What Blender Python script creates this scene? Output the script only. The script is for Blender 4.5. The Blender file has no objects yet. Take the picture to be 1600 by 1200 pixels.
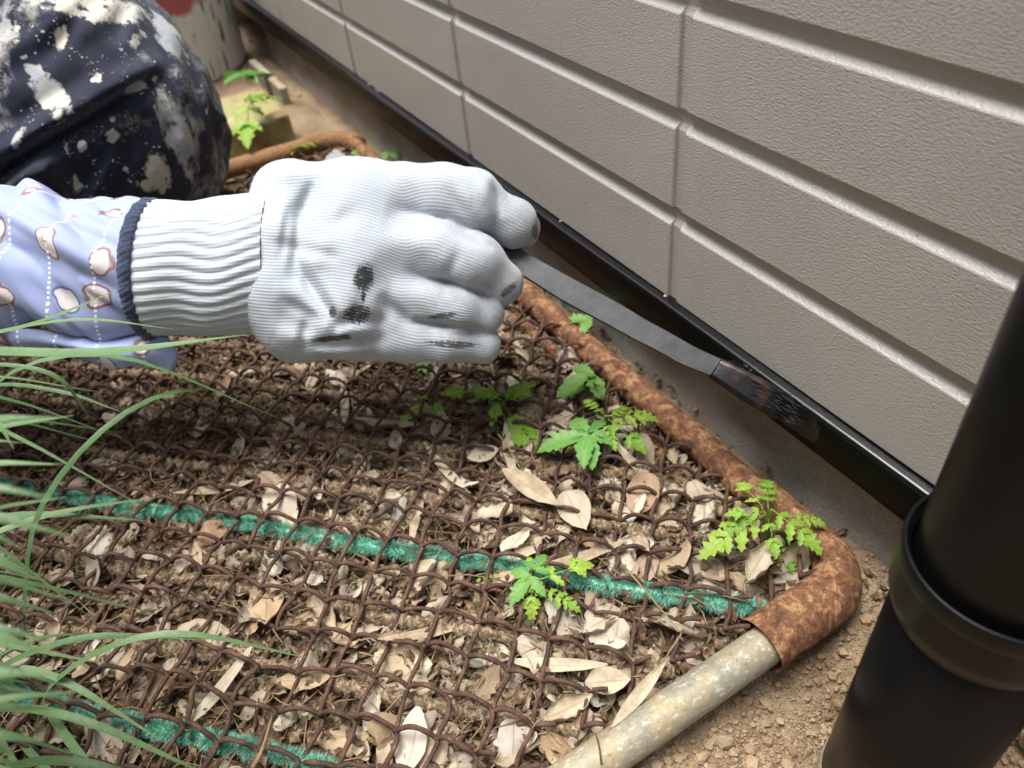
import bpy, math, random
import numpy as np
from mathutils import Matrix, Vector
random.seed(7); rng = np.random.default_rng(7)
SC = bpy.context.scene
COL = SC.collection
rad = math.radians

# ------------------------------------------------------------------ camera, world, sun, exposure
def nrm(v):
    v = np.array(v, float); return v/np.linalg.norm(v)
FPX = 1200.0
_d1 = nrm([-897, -948, FPX]); _dv = nrm([165, 1350, FPX]); _dv = nrm(_dv-_d1*(_d1@_dv))
RC = np.array([-_d1, np.cross(-_dv, -_d1), -_dv])          # rows: world axes in camera coordinates (x right, y down, z ahead)
CAMP = np.array([0, -.25, .35])
cam = bpy.data.objects.new('camera', bpy.data.cameras.new('camera')); COL.objects.link(cam); SC.camera = cam
_m = Matrix.Identity(4)
for i in range(3):
    _m[i][0] = RC[i, 0]; _m[i][1] = -RC[i, 1]; _m[i][2] = -RC[i, 2]; _m[i][3] = CAMP[i]
cam.matrix_world = _m
cam.data.sensor_width = 36; cam.data.lens = 27.0; cam.data.clip_start = .01; cam.data.clip_end = 400
cam.data.dof.use_dof = True; cam.data.dof.focus_distance = .352; cam.data.dof.aperture_fstop = 11
W = bpy.data.worlds.new('World'); SC.world = W; W.use_nodes = True
SUN_EL, SUN_AZ = 82, 226        # azimuth of the sun measured from +Y clockwise
nt = W.node_tree; bg = nt.nodes['Background']
sky = nt.nodes.new('ShaderNodeTexSky'); sky.sky_type = 'NISHITA'; sky.sun_disc = False
sky.sun_elevation = rad(SUN_EL); sky.sun_rotation = rad(SUN_AZ); sky.air_density = 1.0; sky.dust_density = 4.0
hs = nt.nodes.new('ShaderNodeHueSaturation'); hs.inputs['Saturation'].default_value = .6
nt.links.new(sky.outputs[0], hs.inputs['Color']); nt.links.new(hs.outputs[0], bg.inputs['Color'])
bg.inputs['Strength'].default_value = .12
sl = bpy.data.lights.new('sun', 'SUN'); sun = bpy.data.objects.new('sun', sl); COL.objects.link(sun)
sl.energy = 2.9; sl.angle = rad(36); sl.color = (1, .99, .98)
_sd = Vector((math.sin(rad(SUN_AZ))*math.cos(rad(SUN_EL)), math.cos(rad(SUN_AZ))*math.cos(rad(SUN_EL)), math.sin(rad(SUN_EL))))
sun.rotation_euler = _sd.to_track_quat('Z', 'Y').to_euler()
SC.view_settings.view_transform = 'Standard'; SC.view_settings.look = 'None'
SC.view_settings.gamma = 1; SC.view_settings.use_curve_mapping = False
SC.view_settings.exposure = 1.22
SC.render.engine = 'CYCLES'

# ------------------------------------------------------------------ helpers
def cs(px, py, Z): return np.array([(px-800)/FPX*Z, (py-600)/FPX*Z, Z])      # camera space, metres
def w_(p): return CAMP+np.asarray(p)@RC.T
def at(px, py, Z): return w_(cs(px, py, Z))
def ong(px, py, z=.012):
    r = RC@cs(px, py, 1.0); t = (z-CAMP[2])/r[2]; return CAMP+t*r

def mesh(name, V, F, smooth=True, uv=None, attrs=None):
    me = bpy.data.meshes.new(name)
    V = np.asarray(V, float)
    if isinstance(F, np.ndarray) and F.ndim == 2:
        k = F.shape[1]; nf = len(F)
        me.vertices.add(len(V)); me.vertices.foreach_set('co', V.astype(np.float32).ravel())
        me.loops.add(nf*k); me.loops.foreach_set('vertex_index', F.astype(np.int32).ravel())
        me.polygons.add(nf); me.polygons.foreach_set('loop_start', np.arange(nf, dtype=np.int32)*k)
        me.update(calc_edges=True); me.validate()
    else:
        me.from_pydata(V.tolist(), [], [list(map(int, f)) for f in F]); me.update()
    me.polygons.foreach_set('use_smooth', np.full(len(me.polygons), bool(smooth)))
    if attrs:
        for k, v in attrs.items():
            a = me.attributes.new(k, 'FLOAT', 'POINT'); a.data.foreach_set('value', np.asarray(v, np.float32))
    return me
def obj(name, me, mat=None, parent=None, loc=None, **props):
    o = bpy.data.objects.new(name, me); COL.objects.link(o)
    if mat is not None and me is not None and len(me.materials) == 0: me.materials.append(mat)
    if parent is not None: o.parent = parent
    if loc is not None: o.location = loc
    for k, v in props.items(): o[k] = v
    return o
def thing(name, label, cat, loc=(0, 0, 0), group=None, me=None, mat=None):
    o = obj(name, me, mat); o.location = loc; o['label'] = label; o['category'] = cat
    if group: o['group'] = group
    return o
def grid_faces(nu, nv, close_u=False, off=0):
    i = np.arange(nu if close_u else nu-1); j = np.arange(nv-1)
    I, J = np.meshgrid(i, j, indexing='ij'); I2 = (I+1) % nu
    return (np.stack([I*nv+J, I2*nv+J, I2*nv+J+1, I*nv+J+1], -1).reshape(-1, 4))+off
def frames(P):
    P = np.asarray(P, float); T = np.gradient(P, axis=0); T /= np.linalg.norm(T, axis=1)[:, None]+1e-12
    N = np.zeros_like(T); a = np.array([0, 0, 1.]) if abs(T[0, 2]) < .9 else np.array([1., 0, 0])
    n = a-T[0]*(a@T[0]); n /= np.linalg.norm(n)
    for i in range(len(T)):
        n = n-T[i]*(n@T[i]); n /= np.linalg.norm(n); N[i] = n
    return T, N, np.cross(T, N)
def tube(P, r, sides=8, caps=True):
    P = np.asarray(P, float); n = len(P); r = np.broadcast_to(np.asarray(r, float), (n,))
    T, N, B = frames(P); a = np.arange(sides)*2*np.pi/sides
    V = P[:, None]+r[:, None, None]*(np.cos(a)[None, :, None]*N[:, None]+np.sin(a)[None, :, None]*B[:, None])
    V = V.transpose(1, 0, 2).reshape(-1, 3); F = grid_faces(sides, n, True)
    if caps:
        V = np.vstack([V, P[:1], P[-1:]]); s = np.arange(sides); s2 = (s+1) % sides; c0 = sides*n; c1 = c0+1
        F = np.vstack([F, np.stack([s2*n, s*n, np.full(sides, c0), np.full(sides, c0)], 1), np.stack([s*n+n-1, s2*n+n-1, np.full(sides, c1), np.full(sides, c1)], 1)])
        F = [tuple(dict.fromkeys(f)) for f in F.tolist()]
    return V, F
def join(parts):
    V = []; F = []; o = 0
    for v, f in parts:
        V.append(np.asarray(v)); F += [tuple(int(i)+o for i in q) for q in (f.tolist() if isinstance(f, np.ndarray) else f)]; o += len(v)
    return np.vstack(V), F
def spline(P, n):
    P = np.asarray(P, float); Q = np.vstack([2*P[0]-P[1], P, 2*P[-1]-P[-2]]); out = []
    ts = np.linspace(0, len(P)-1-1e-9, n)
    for t in ts:
        i = int(t); u = t-i; a, b, c, d = Q[i:i+4]
        out.append(.5*((2*b)+(-a+c)*u+(2*a-5*b+4*c-d)*u*u+(-a+3*b-3*c+d)*u**3))
    return np.array(out)
def box(x0, x1, y0, y1, z0, z1):
    V = [(x, y, z) for x in (x0, x1) for y in (y0, y1) for z in (z0, z1)]
    return np.array(V), [(0, 1, 3, 2), (4, 6, 7, 5), (0, 4, 5, 1), (2, 3, 7, 6), (0, 2, 6, 4), (1, 5, 7, 3)]
def bev(o, w, seg=2):
    m = o.modifiers.new('b', 'BEVEL'); m.width = w; m.segments = seg; m.limit_method = 'ANGLE'; return o
def lathe(prof, n=48):
    prof = np.asarray(prof, float); a = np.arange(n)*2*np.pi/n
    V = np.stack([np.cos(a)[:, None]*prof[None, :, 0], np.sin(a)[:, None]*prof[None, :, 0], np.broadcast_to(prof[None, :, 1], (n, len(prof)))], -1).reshape(-1, 3)
    return V, grid_faces(n, len(prof), True)
_tab = rng.random((64, 64, 64))
def vnoise(p, s, off=0.0):
    """smooth value noise on an (n,3) array, range -1..1"""
    q = np.asarray(p)*s+off+100.0; i = np.floor(q).astype(int); f = q-i; f = f*f*(3-2*f); r = 0
    for dx in (0, 1):
        for dy in (0, 1):
            for dz in (0, 1):
                wgt = (f[:, 0] if dx else 1-f[:, 0])*(f[:, 1] if dy else 1-f[:, 1])*(f[:, 2] if dz else 1-f[:, 2])
                r = r+wgt*_tab[(i[:, 0]+dx) % 64, (i[:, 1]+dy) % 64, (i[:, 2]+dz) % 64]
    return r*2-1

# signed distance bodies -> quads (surface nets)
def surf_nets(fn, lo, hi, h):
    lo = np.array(lo, float); n = np.ceil((np.array(hi)-lo)/h).astype(int)+1
    ax = [lo[k]+h*np.arange(n[k]) for k in range(3)]
    G = np.stack(np.meshgrid(*ax, indexing='ij'), -1).reshape(-1, 3)
    v = np.concatenate([fn(c) for c in np.array_split(G, max(1, len(G)//200000))]).reshape(n)
    s = v < 0
    acc = np.zeros(tuple(n-1)+(3,)); cnt = np.zeros(tuple(n-1))
    def sl(a, o): return a[o[0]:n[0]-1+o[0], o[1]:n[1]-1+o[1], o[2]:n[2]-1+o[2]]
    cor = [(a, b, c) for a in (0, 1) for b in (0, 1) for c in (0, 1)]
    for k in range(3):
        for o in cor:
            if o[k]: continue
            o2 = list(o); o2[k] = 1
            a = sl(v, o); b = sl(v, o2); m = (a < 0) != (b < 0)
            t = np.where(m, a/np.where(m, a-b, 1), 0)
            P = np.zeros(a.shape+(3,)); P[...] = o; P[..., k] = t
            acc += P*m[..., None]; cnt += m
    act = cnt > 0; idx = -np.ones(act.shape, int); idx[act] = np.arange(act.sum())
    I = np.argwhere(act); V = lo+h*(I+acc[act]/cnt[act][:, None])
    Q = []
    for k in range(3):
        a = [slice(None)]*3; b = [slice(None)]*3; a[k] = slice(0, -1); b[k] = slice(1, None)
        m = s[tuple(a)] != s[tuple(b)]; E = np.argwhere(m); flip = s[tuple(a)][m]
        k1, k2 = (k+1) % 3, (k+2) % 3
        ok = (E[:, k1] > 0) & (E[:, k2] > 0) & (E[:, k1] < n[k1]-1) & (E[:, k2] < n[k2]-1); E = E[ok]; flip = flip[ok]
        def id_(d1, d2):
            e = E.copy(); e[:, k1] -= d1; e[:, k2] -= d2; return idx[e[:, 0], e[:, 1], e[:, 2]]
        q = np.stack([id_(1, 1), id_(0, 1), id_(0, 0), id_(1, 0)], 1)
        q[~flip] = q[~flip][:, ::-1]; Q.append(q)
    return V, np.vstack(Q)
def cap_d(p, a, b, ra, rb):
    a = np.asarray(a); b = np.asarray(b); ab = b-a; t = np.clip(((p-a)@ab)/(ab@ab+1e-12), 0, 1)
    return np.linalg.norm(p-a-t[:, None]*ab, axis=1)-(ra+(rb-ra)*t)
def smin(a, b, k):
    h = np.maximum(k-np.abs(a-b), 0)/k; return np.minimum(a, b)-h*h*k*.25
def chain_d(p, pts, k=.004):
    d = None
    for (a, ra), (b, rb) in zip(pts[:-1], pts[1:]):
        e = cap_d(p, a, b, ra, rb); d = e if d is None else smin(d, e, k)
    return d
def seg_dist(p, a, b):
    return cap_d(p, a, b, 0, 0)

# ------------------------------------------------------------------ node material helper
class NM:
    def __init__(s, name):
        s.m = bpy.data.materials.new(name); s.m.use_nodes = True; s.t = s.m.node_tree; s.b = s.t.nodes['Principled BSDF']; s.co = None
    def n(s, t, **kw):
        nd = s.t.nodes.new('ShaderNode'+t)
        for k, v in kw.items():
            if k in nd.inputs: nd.inputs[k].default_value = v
            else: setattr(nd, k, v)
        return nd
    def l(s, a, b): s.t.links.new(a, b)
    def coord(s, kind='Object', scale=(1, 1, 1), rot=(0, 0, 0)):
        c = s.n('TexCoord'); mp = s.n('Mapping'); mp.inputs['Scale'].default_value = scale; mp.inputs['Rotation'].default_value = rot
        s.l(c.outputs[kind], mp.inputs[0]); return mp.outputs[0]
    def noise(s, scale, det=4, rough=.55, co=None, dist=0.0):
        nd = s.n('TexNoise'); nd.inputs['Scale'].default_value = scale; nd.inputs['Detail'].default_value = det
        nd.inputs['Roughness'].default_value = rough; nd.inputs['Distortion'].default_value = dist
        s.l(co if co is not None else s.coord(), nd.inputs['Vector']); return nd.outputs['Fac']
    def vor(s, scale, feature='F1', co=None, rand=1.0, out='Distance'):
        nd = s.n('TexVoronoi'); nd.feature = feature; nd.inputs['Scale'].default_value = scale; nd.inputs['Randomness'].default_value = rand
        s.l(co if co is not None else s.coord(), nd.inputs['Vector']); return nd.outputs[out]
    def ramp(s, fac, stops, interp='LINEAR'):
        nd = s.n('ValToRGB'); e = nd.color_ramp.elements; nd.color_ramp.interpolation = interp
        while len(e) > 1: e.remove(e[-1])
        for i, (p, c) in enumerate(stops):
            el = e[0] if i == 0 else e.new(p); el.position = p
            el.color = (c, c, c, 1) if not hasattr(c, '__len__') else (*c, 1)
        s.l(fac, nd.inputs[0]); return nd.outputs[0]
    def math(s, op, a, b=0.0, c=0.0):
        nd = s.n('Math', operation=op)
        for i, x in enumerate((a, b, c)):
            if isinstance(x, (int, float)): nd.inputs[i].default_value = x
            else: s.l(x, nd.inputs[i])
        return nd.outputs[0]
    def mix(s, fac, a, b, mode='MIX'):
        nd = s.n('Mix', data_type='RGBA', blend_type=mode)
        for i, x in ((0, fac), (6, a), (7, b)):
            if isinstance(x, (int, float)): nd.inputs[i].default_value = x
            elif hasattr(x, '__len__'): nd.inputs[i].default_value = (*x, 1)
            else: s.l(x, nd.inputs[i])
        return nd.outputs[2]
    def attr(s, name):
        nd = s.n('Attribute'); nd.attribute_name = name; return nd.outputs['Fac']
    def bump(s, h, strength=.5, dist=.001, prev=None):
        nd = s.n('Bump'); nd.inputs['Strength'].default_value = strength; nd.inputs['Distance'].default_value = dist
        s.l(h, nd.inputs['Height'])
        if prev is not None: s.l(prev, nd.inputs['Normal'])
        s.l(nd.outputs[0], s.b.inputs['Normal']); return nd.outputs[0]
    def set(s, color=None, rough=None, metal=None, spec=None):
        for k, x in (('Base Color', color), ('Roughness', rough), ('Metallic', metal), ('Specular IOR Level', spec)):
            if x is None: continue
            if isinstance(x, (int, float)): s.b.inputs[k].default_value = x
            elif hasattr(x, '__len__'): s.b.inputs[k].default_value = (*x, 1)
            else: s.l(x, s.b.inputs[k])
        return s
def objrand(M):
    nd = M.n('ObjectInfo'); return nd.outputs['Random']

M = NM('siding_paint'); co = M.coord('Object', (.72, 1, 1.25))
n1 = M.noise(800, 3, .6, co, .1); n2 = M.noise(1400, 2, .5); n3 = M.noise(16, 3)
M.set(M.mix(M.ramp(n3, [(.35, 0), (.65, 1)]), (.40, .376, .34), (.43, .405, .368)), .27, 0, .6)
h = M.math('ADD', M.math('MULTIPLY', n1, 2.0), M.math('MULTIPLY', n2, .6)); sp = M.vor(120, co=M.coord())
h = M.math('ADD', h, M.ramp(sp, [(.0, 3), (.07, 0)])); M.bump(h, .5, .0005); SIDING = M.m
M = NM('black_satin_paint'); M.set((.0022, .0022, .0024), .38, 0, .1); M.bump(M.noise(90, 3), .06, .002); SATIN = M.m
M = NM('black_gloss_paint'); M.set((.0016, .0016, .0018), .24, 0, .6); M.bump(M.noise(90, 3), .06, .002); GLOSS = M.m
M = NM('wet_black_paint'); M.set((.004, .004, .004), .12, 0, .6); M.bump(M.noise(420, 3), .7, .002); WET = M.m
M = NM('black_pipe_paint'); dust = M.vor(260); M.set(M.mix(M.ramp(dust, [(0, 1), (.035, 0)]), (.0042, .0041, .0042), (.25, .24, .22)), M.ramp(M.noise(14, 4), [(.3, .28), (.7, .40)]), 0, .14)
M.bump(M.noise(30, 2), .05, .003); PIPE = M.m
M = NM('foundation_concrete'); n1 = M.noise(14, 6, .6); n2 = M.noise(700, 3, .6)
c = M.ramp(n1, [(.3, (.23, .20, .15)), (.5, (.34, .31, .255)), (.72, (.42, .395, .34))]); c = M.mix(M.ramp(n2, [(.35, .45), (.6, 0)]), c, (.10, .09, .07))
st = M.ramp(M.noise(9, 5, .6, M.coord('Object', (1, 1, 2.5))), [(.55, 0), (.72, .55)]); c = M.mix(st, c, (.20, .10, .045))
M.set(c, .9); M.bump(n2, .9, .0012); CONC = M.m
M = NM('slab_concrete'); n1 = M.noise(26, 5); c = M.ramp(n1, [(.3, (.15, .09, .04)), (.45, (.27, .21, .11)), (.58, (.27, .27, .10)), (.75, (.40, .37, .25))]); M.set(c, .95); M.bump(M.noise(160, 4), .9, .003); SLAB = M.m
M = NM('soil'); n1 = M.noise(22, 6, .6); n2 = M.noise(420, 4, .65)
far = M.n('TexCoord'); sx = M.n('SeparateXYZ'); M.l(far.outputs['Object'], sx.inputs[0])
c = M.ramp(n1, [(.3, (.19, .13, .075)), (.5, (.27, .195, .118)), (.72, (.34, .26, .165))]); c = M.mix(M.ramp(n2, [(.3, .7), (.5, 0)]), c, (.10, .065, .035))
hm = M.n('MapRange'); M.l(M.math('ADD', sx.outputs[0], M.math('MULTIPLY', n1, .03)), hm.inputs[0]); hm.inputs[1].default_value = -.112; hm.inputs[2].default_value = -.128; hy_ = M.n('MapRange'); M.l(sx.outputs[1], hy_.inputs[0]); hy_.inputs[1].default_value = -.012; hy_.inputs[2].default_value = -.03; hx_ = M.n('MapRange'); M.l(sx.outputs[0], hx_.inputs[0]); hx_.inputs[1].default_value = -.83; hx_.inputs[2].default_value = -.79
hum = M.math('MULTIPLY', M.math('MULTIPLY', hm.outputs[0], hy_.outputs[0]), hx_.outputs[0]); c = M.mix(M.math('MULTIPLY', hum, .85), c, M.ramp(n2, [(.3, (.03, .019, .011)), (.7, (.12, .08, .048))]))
M.set(c, .95, 0, .2); M.bump(n2, 1, .002); SOIL = M.m
M = NM('soil_clod'); n2 = M.noise(500, 4, .65); r = objrand(M); M.set(M.ramp(M.noise(60, 4), [(.3, (.22, .145, .08)), (.7, (.40, .30, .19))]), .95, 0, .2); M.bump(n2, 1, .001); CLOD = M.m
def rust(name, stops, sc=170, metal=.1):
    M = NM(name); n1 = M.noise(sc, 6, .65, None, .4); n2 = M.noise(900, 3, .6)
    c = M.ramp(n1, stops); c = M.mix(M.ramp(n2, [(.32, .5), (.55, 0)]), c, (.035, .018, .012)); fl = M.vor(210)
    c = M.mix(M.ramp(fl, [(.0, .8), (.09, 0)]), c, (.5, .40, .28))
    M.set(c, .8, metal, .3); M.bump(M.math('ADD', n2, n1), .55, .0006); return M.m
RUST = rust('rusty_steel', [(.3, (.045, .021, .014)), (.42, (.13, .058, .030)), (.52, (.20, .092, .044)), (.62, (.37, .215, .10)), (.74, (.21, .10, .05)), (.85, (.12, .055, .032))])
RUSTF = rust('rusty_far_steel', [(.3, (.15, .07, .03)), (.6, (.30, .16, .07)), (.8, (.36, .22, .11))])
WIRE = rust('rusty_wire', [(.3, (.035, .022, .017)), (.5, (.085, .046, .032)), (.72, (.17, .092, .056))], 130, .15)
M = NM('galvanised_steel'); n1 = M.noise(60, 6, .7); n2 = M.noise(430, 5, .75, M.coord('Object', (1, .5, 1)))
c = M.ramp(n1, [(.3, (.19, .175, .125)), (.47, (.27, .25, .18)), (.6, (.33, .26, .15)), (.75, (.27, .26, .20))]); c = M.mix(M.ramp(n2, [(.55, 0), (.64, .8)]), c, (.50, .48, .41)); c = M.mix(M.ramp(n2, [(.33, .7), (.42, 0)]), c, (.12, .105, .075))
c = M.mix(M.ramp(M.noise(38, 5), [(.6, 0), (.68, .8)]), c, (.11, .085, .06)); M.set(c, .6, .25, .4); M.bump(M.noise(500, 4), .5, .0007); GALV = M.m
def leafmat(name, cols, sc=120, trans=.25, rough=.75, own=0.0):
    M = NM(name); r = objrand(M); n1 = M.noise(sc, 5, .6); x = M.math('ADD', M.math('MULTIPLY', r, .6), M.math('MULTIPLY', n1, .5)); x = M.math('ADD', x, M.math('MULTIPLY', M.math('SUBTRACT', M.noise(28, 2), .5), .5))
    c = M.ramp(x, cols)
    if own:
        oi = M.n('ObjectInfo'); c = M.mix(own, c, M.mix(M.ramp(n1, [(.3, .55), (.6, 0)]), oi.outputs['Color'], (.13, .08, .045)))
    sp = M.vor(900); c = M.mix(M.ramp(sp, [(0, .5), (.2, 0)]), c, (.06, .035, .02))
    mid = M.attr('mid'); c = M.mix(M.ramp(mid, [(0, .45), (.1, 0)]), c, (.16, .10, .05))
    M.set(c, rough, 0, .35); M.bump(M.noise(350, 4), .5, .001)
    tr = M.n('BsdfTranslucent'); M.l(c, tr.inputs[0]); mx = M.n('MixShader'); mx.inputs[0].default_value = trans
    M.l(M.b.outputs[0], mx.inputs[1]); M.l(tr.outputs[0], mx.inputs[2]); M.l(mx.outputs[0], M.t.nodes['Material Output'].inputs[0]); return M.m
DRY = leafmat('dry_leaf', [(.1, (.16, .095, .05)), (.3, (.30, .205, .125)), (.45, (.45, .35, .235)), (.6, (.54, .455, .33)), (.75, (.58, .51, .40)), (.95, (.47, .43, .37))], own=.62)
STRAW = leafmat('straw', [(.2, (.30, .20, .10)), (.6, (.48, .37, .20)), (.9, (.55, .47, .32))])
GREEN = leafmat('fresh_green_leaf', [(.2, (.17, .33, .035)), (.6, (.27, .44, .055)), (.95, (.36, .50, .08))], 90, .35, .5)
DEEP = leafmat('green_leaf', [(.2, (.09, .235, .05)), (.6, (.14, .32, .07)), (.95, (.19, .36, .09))], 90, .3, .45)
GRASS = leafmat('grass_blade', [(.2, (.07, .13, .05)), (.55, (.12, .21, .085)), (.95, (.22, .30, .16))], 40, .3, .45)
M = NM('leaf_litter'); c = M.ramp(M.noise(260, 3), [(.3, (.03, .018, .011)), (.5, (.09, .056, .03)), (.7, (.25, .18, .11))]); M.set(c, .9, 0, .2); LITTER = M.m
M = NM('moss'); M.set(M.ramp(M.noise(300, 3), [(.3, (.035, .06, .012)), (.7, (.12, .17, .03))]), .9, 0, .2); MOSS = M.m
M = NM('coir_fibre'); M.set(M.ramp(M.noise(500, 3), [(.3, (.07, .044, .026)), (.5, (.20, .14, .085)), (.72, (.42, .33, .225))]), .9, 0, .2); M.bump(M.noise(1500, 3), 1, .0008); COIR = M.m
M = NM('teal_bristle'); M.set(M.ramp(M.noise(150, 4), [(.3, (.08, .22, .15)), (.44, (.15, .42, .30)), (.58, (.24, .56, .42)), (.72, (.42, .62, .50))]), .6, 0, .3); TEAL = M.m
# glove knit: stitch rows run along attribute kt, stitches along ks
def knit(name, base, dark, stains):
    M = NM(name); kt = M.attr('kt'); ks = M.attr('ks')
    wob = M.math('MULTIPLY', M.math('SUBTRACT', M.noise(60, 2), .5), .0012); kt = M.math('ADD', kt, wob)
    P = .0018; S = .0014
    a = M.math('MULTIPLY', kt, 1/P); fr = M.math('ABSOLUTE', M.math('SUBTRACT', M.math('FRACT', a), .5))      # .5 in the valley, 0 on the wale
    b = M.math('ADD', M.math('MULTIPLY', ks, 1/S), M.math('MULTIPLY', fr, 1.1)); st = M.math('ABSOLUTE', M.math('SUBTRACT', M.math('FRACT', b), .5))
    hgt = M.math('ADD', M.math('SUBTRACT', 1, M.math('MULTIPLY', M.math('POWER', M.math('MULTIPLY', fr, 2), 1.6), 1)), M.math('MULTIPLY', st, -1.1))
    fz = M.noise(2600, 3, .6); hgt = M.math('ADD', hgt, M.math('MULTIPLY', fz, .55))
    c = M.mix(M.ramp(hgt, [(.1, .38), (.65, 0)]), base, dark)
    if stains: 
        s = M.attr('stain'); k = M.math('MULTIPLY', M.math('MINIMUM', M.math('MULTIPLY', M.math('MAXIMUM', M.math('SUBTRACT', M.math('ADD', M.math('ADD', M.math('MULTIPLY', s, 1.1), M.math('MULTIPLY', hgt, .35)), M.math('MULTIPLY', M.noise(420, 5, .75), 1.7)), 1.7), 0), 3), 1), M.math('GREATER_THAN', s, .02)); c = M.mix(M.math('MINIMUM', k, .93), c, (.012, .012, .012))
        d = M.attr('dirt'); c = M.mix(M.math('MULTIPLY', d, M.ramp(M.noise(220, 4), [(.3, .4), (.65, 1)])), c, (.13, .125, .12))
    M.set(c, .92, 0, .15); M.b.inputs['Sheen Weight'].default_value = .25; M.bump(hgt, .36, .0005); return M.m
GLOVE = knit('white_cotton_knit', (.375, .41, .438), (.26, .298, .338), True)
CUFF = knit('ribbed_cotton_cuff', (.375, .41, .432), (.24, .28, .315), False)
M = NM('navy_band'); M.set(M.ramp(M.noise(900, 3), [(.3, (.010, .016, .045)), (.7, (.03, .045, .105))]), .9); M.b.inputs['Sheen Weight'].default_value = .2; M.bump(M.noise(1200, 3), 1, .0012); NAVY = M.m
# sleeve: lavender jersey with a plain small print
M = NM('printed_sleeve'); uv = M.coord('UV', (1, 1, 1)); base = M.ramp(M.noise(9, 3), [(.3, (.25, .295, .47)), (.7, (.30, .35, .53))])
vd = M.n('TexVoronoi'); vd.inputs['Scale'].default_value = 41; vd.inputs['Randomness'].default_value = .55; wq = M.n('Mapping'); wq.inputs['Scale'].default_value = (1, .85, 1); M.l(uv, wq.inputs[0])
ad = M.n('VectorMath', operation='ADD'); nz = M.n('TexNoise'); nz.inputs['Scale'].default_value = 60; M.l(uv, nz.inputs[0]); sc_ = M.n('VectorMath', operation='SCALE'); sc_.inputs['Scale'].default_value = .014; M.l(nz.outputs['Color'], sc_.inputs[0])
M.l(wq.outputs[0], ad.inputs[0]); M.l(sc_.outputs[0], ad.inputs[1]); M.l(ad.outputs[0], vd.inputs['Vector']); d = vd.outputs['Distance']
hue = M.n('SeparateColor'); M.l(vd.outputs['Color'], hue.inputs[0])
ringc = M.ramp(hue.outputs[0], [(0, (.17, .07, .035)), (.55, (.22, .10, .05)), (.75, (.06, .12, .22))], 'CONSTANT')
c = M.mix(M.ramp(d, [(.0, .85), (.265, .85), (.29, 0)]), base, ringc); c = M.mix(M.ramp(d, [(0, 1), (.215, 1), (.235, 0)]), c, (.56, .50, .50)); c = M.mix(M.ramp(d, [(0, .7), (.05, .7), (.075, 0)]), c, (.42, .22, .18))
vb = M.vor(34, co=uv, rand=1); c = M.mix(M.ramp(vb, [(0, .8), (.05, .8), (.065, 0)]), c, (.62, .16, .30))
su = M.n('SeparateXYZ'); M.l(uv, su.inputs[0])
ln = M.math('ABSOLUTE', M.math('SUBTRACT', M.math('FRACT', M.math('MULTIPLY', M.math('ADD', su.outputs[0], M.math('MULTIPLY', su.outputs[1], .18)), 42)), .5))
dt = M.math('ABSOLUTE', M.math('SUBTRACT', M.math('FRACT', M.math('MULTIPLY', su.outputs[1], 370)), .5))
dots = M.math('MULTIPLY', M.math('LESS_THAN', ln, .03), M.math('LESS_THAN', dt, .27)); c = M.mix(M.math('MULTIPLY', dots, .85), c, (.74, .77, .86))
M.set(c, .75, 0, .3); M.bump(M.noise(1500, 2), .15, .0004); SLEEVE = M.m
# navy work trousers with dried paint
M = NM('paint_splashed_navy'); o3 = M.coord(); big = M.noise(13, 6, .6, o3, .5); fine = M.noise(120, 5, .7, M.coord('Object', (1, 1, .45), (0.4, .3, .5)), .3)
weave = M.n('TexWave', bands_direction='DIAGONAL'); weave.inputs['Scale'].default_value = 420; M.l(o3, weave.inputs['Vector'])
base = M.mix(M.ramp(M.noise(25, 4), [(.35, 0), (.7, 1)]), (.010, .012, .024), (.022, .027, .050)); M.b.inputs['Sheen Weight'].default_value = .12
pc = M.ramp(M.noise(30, 4), [(.35, (.30, .32, .34)), (.5, (.42, .41, .37)), (.65, (.56, .53, .43))])
p1 = M.math('MULTIPLY', M.ramp(big, [(.52, 0), (.60, 1)]), M.ramp(fine, [(.40, 0), (.56, 1)]))
wp = M.n('VectorMath', operation='ADD'); wn = M.n('TexNoise'); wn.inputs['Scale'].default_value = 70; M.l(o3, wn.inputs[0]); ws = M.n('VectorMath', operation='SCALE'); ws.inputs['Scale'].default_value = .012
M.l(wn.outputs['Color'], ws.inputs[0]); M.l(o3, wp.inputs[0]); M.l(ws.outputs[0], wp.inputs[1]); wv = wp.outputs[0]
def drops(scale, r, gate, gsc):
    v = M.vor(scale, co=wv); g = M.noise(gsc, 3, .5, o3); return M.math('MULTIPLY', M.ramp(v, [(r*.8, 1), (r, 0)]), M.ramp(g, [(gate, 0), (gate+.02, 1)]))
p = M.math('MAXIMUM', p1, M.math('MULTIPLY', M.ramp(M.noise(16, 5, .6, M.coord('Object', (1.3, .8, 1), (.9, .2, .4))), [(.55, 0), (.66, .75)]), M.ramp(M.noise(260, 5, .75, o3), [(.45, 0), (.58, 1)])))
pt_ = M.attr('pt'); p2 = M.math('MULTIPLY', M.math('MINIMUM', M.math('MULTIPLY', M.math('MAXIMUM', M.math('SUBTRACT', M.math('ADD', M.math('MULTIPLY', pt_, .62), M.math('ADD', M.noise(85, 5, .65), M.math('MULTIPLY', fine, 1.3))), 1.52), 0), 6), .95), M.math('GREATER_THAN', pt_, .01)); p = M.math('MAXIMUM', M.math('MULTIPLY', p, .8), p2)
for a in ((55, .19, .56, 20), (110, .19, .58, 26), (230, .18, .57, 30), (480, .20, .54, 60)): p = M.math('MAXIMUM', p, drops(*a))
M.set(M.mix(p, base, pc), M.ramp(p, [(0, .85), (1, .6)]), 0, .25); b0 = M.bump(weave.outputs['Fac'], .2, .0004); M.bump(p, .5, .0009, b0); TROUS = M.m
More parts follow.
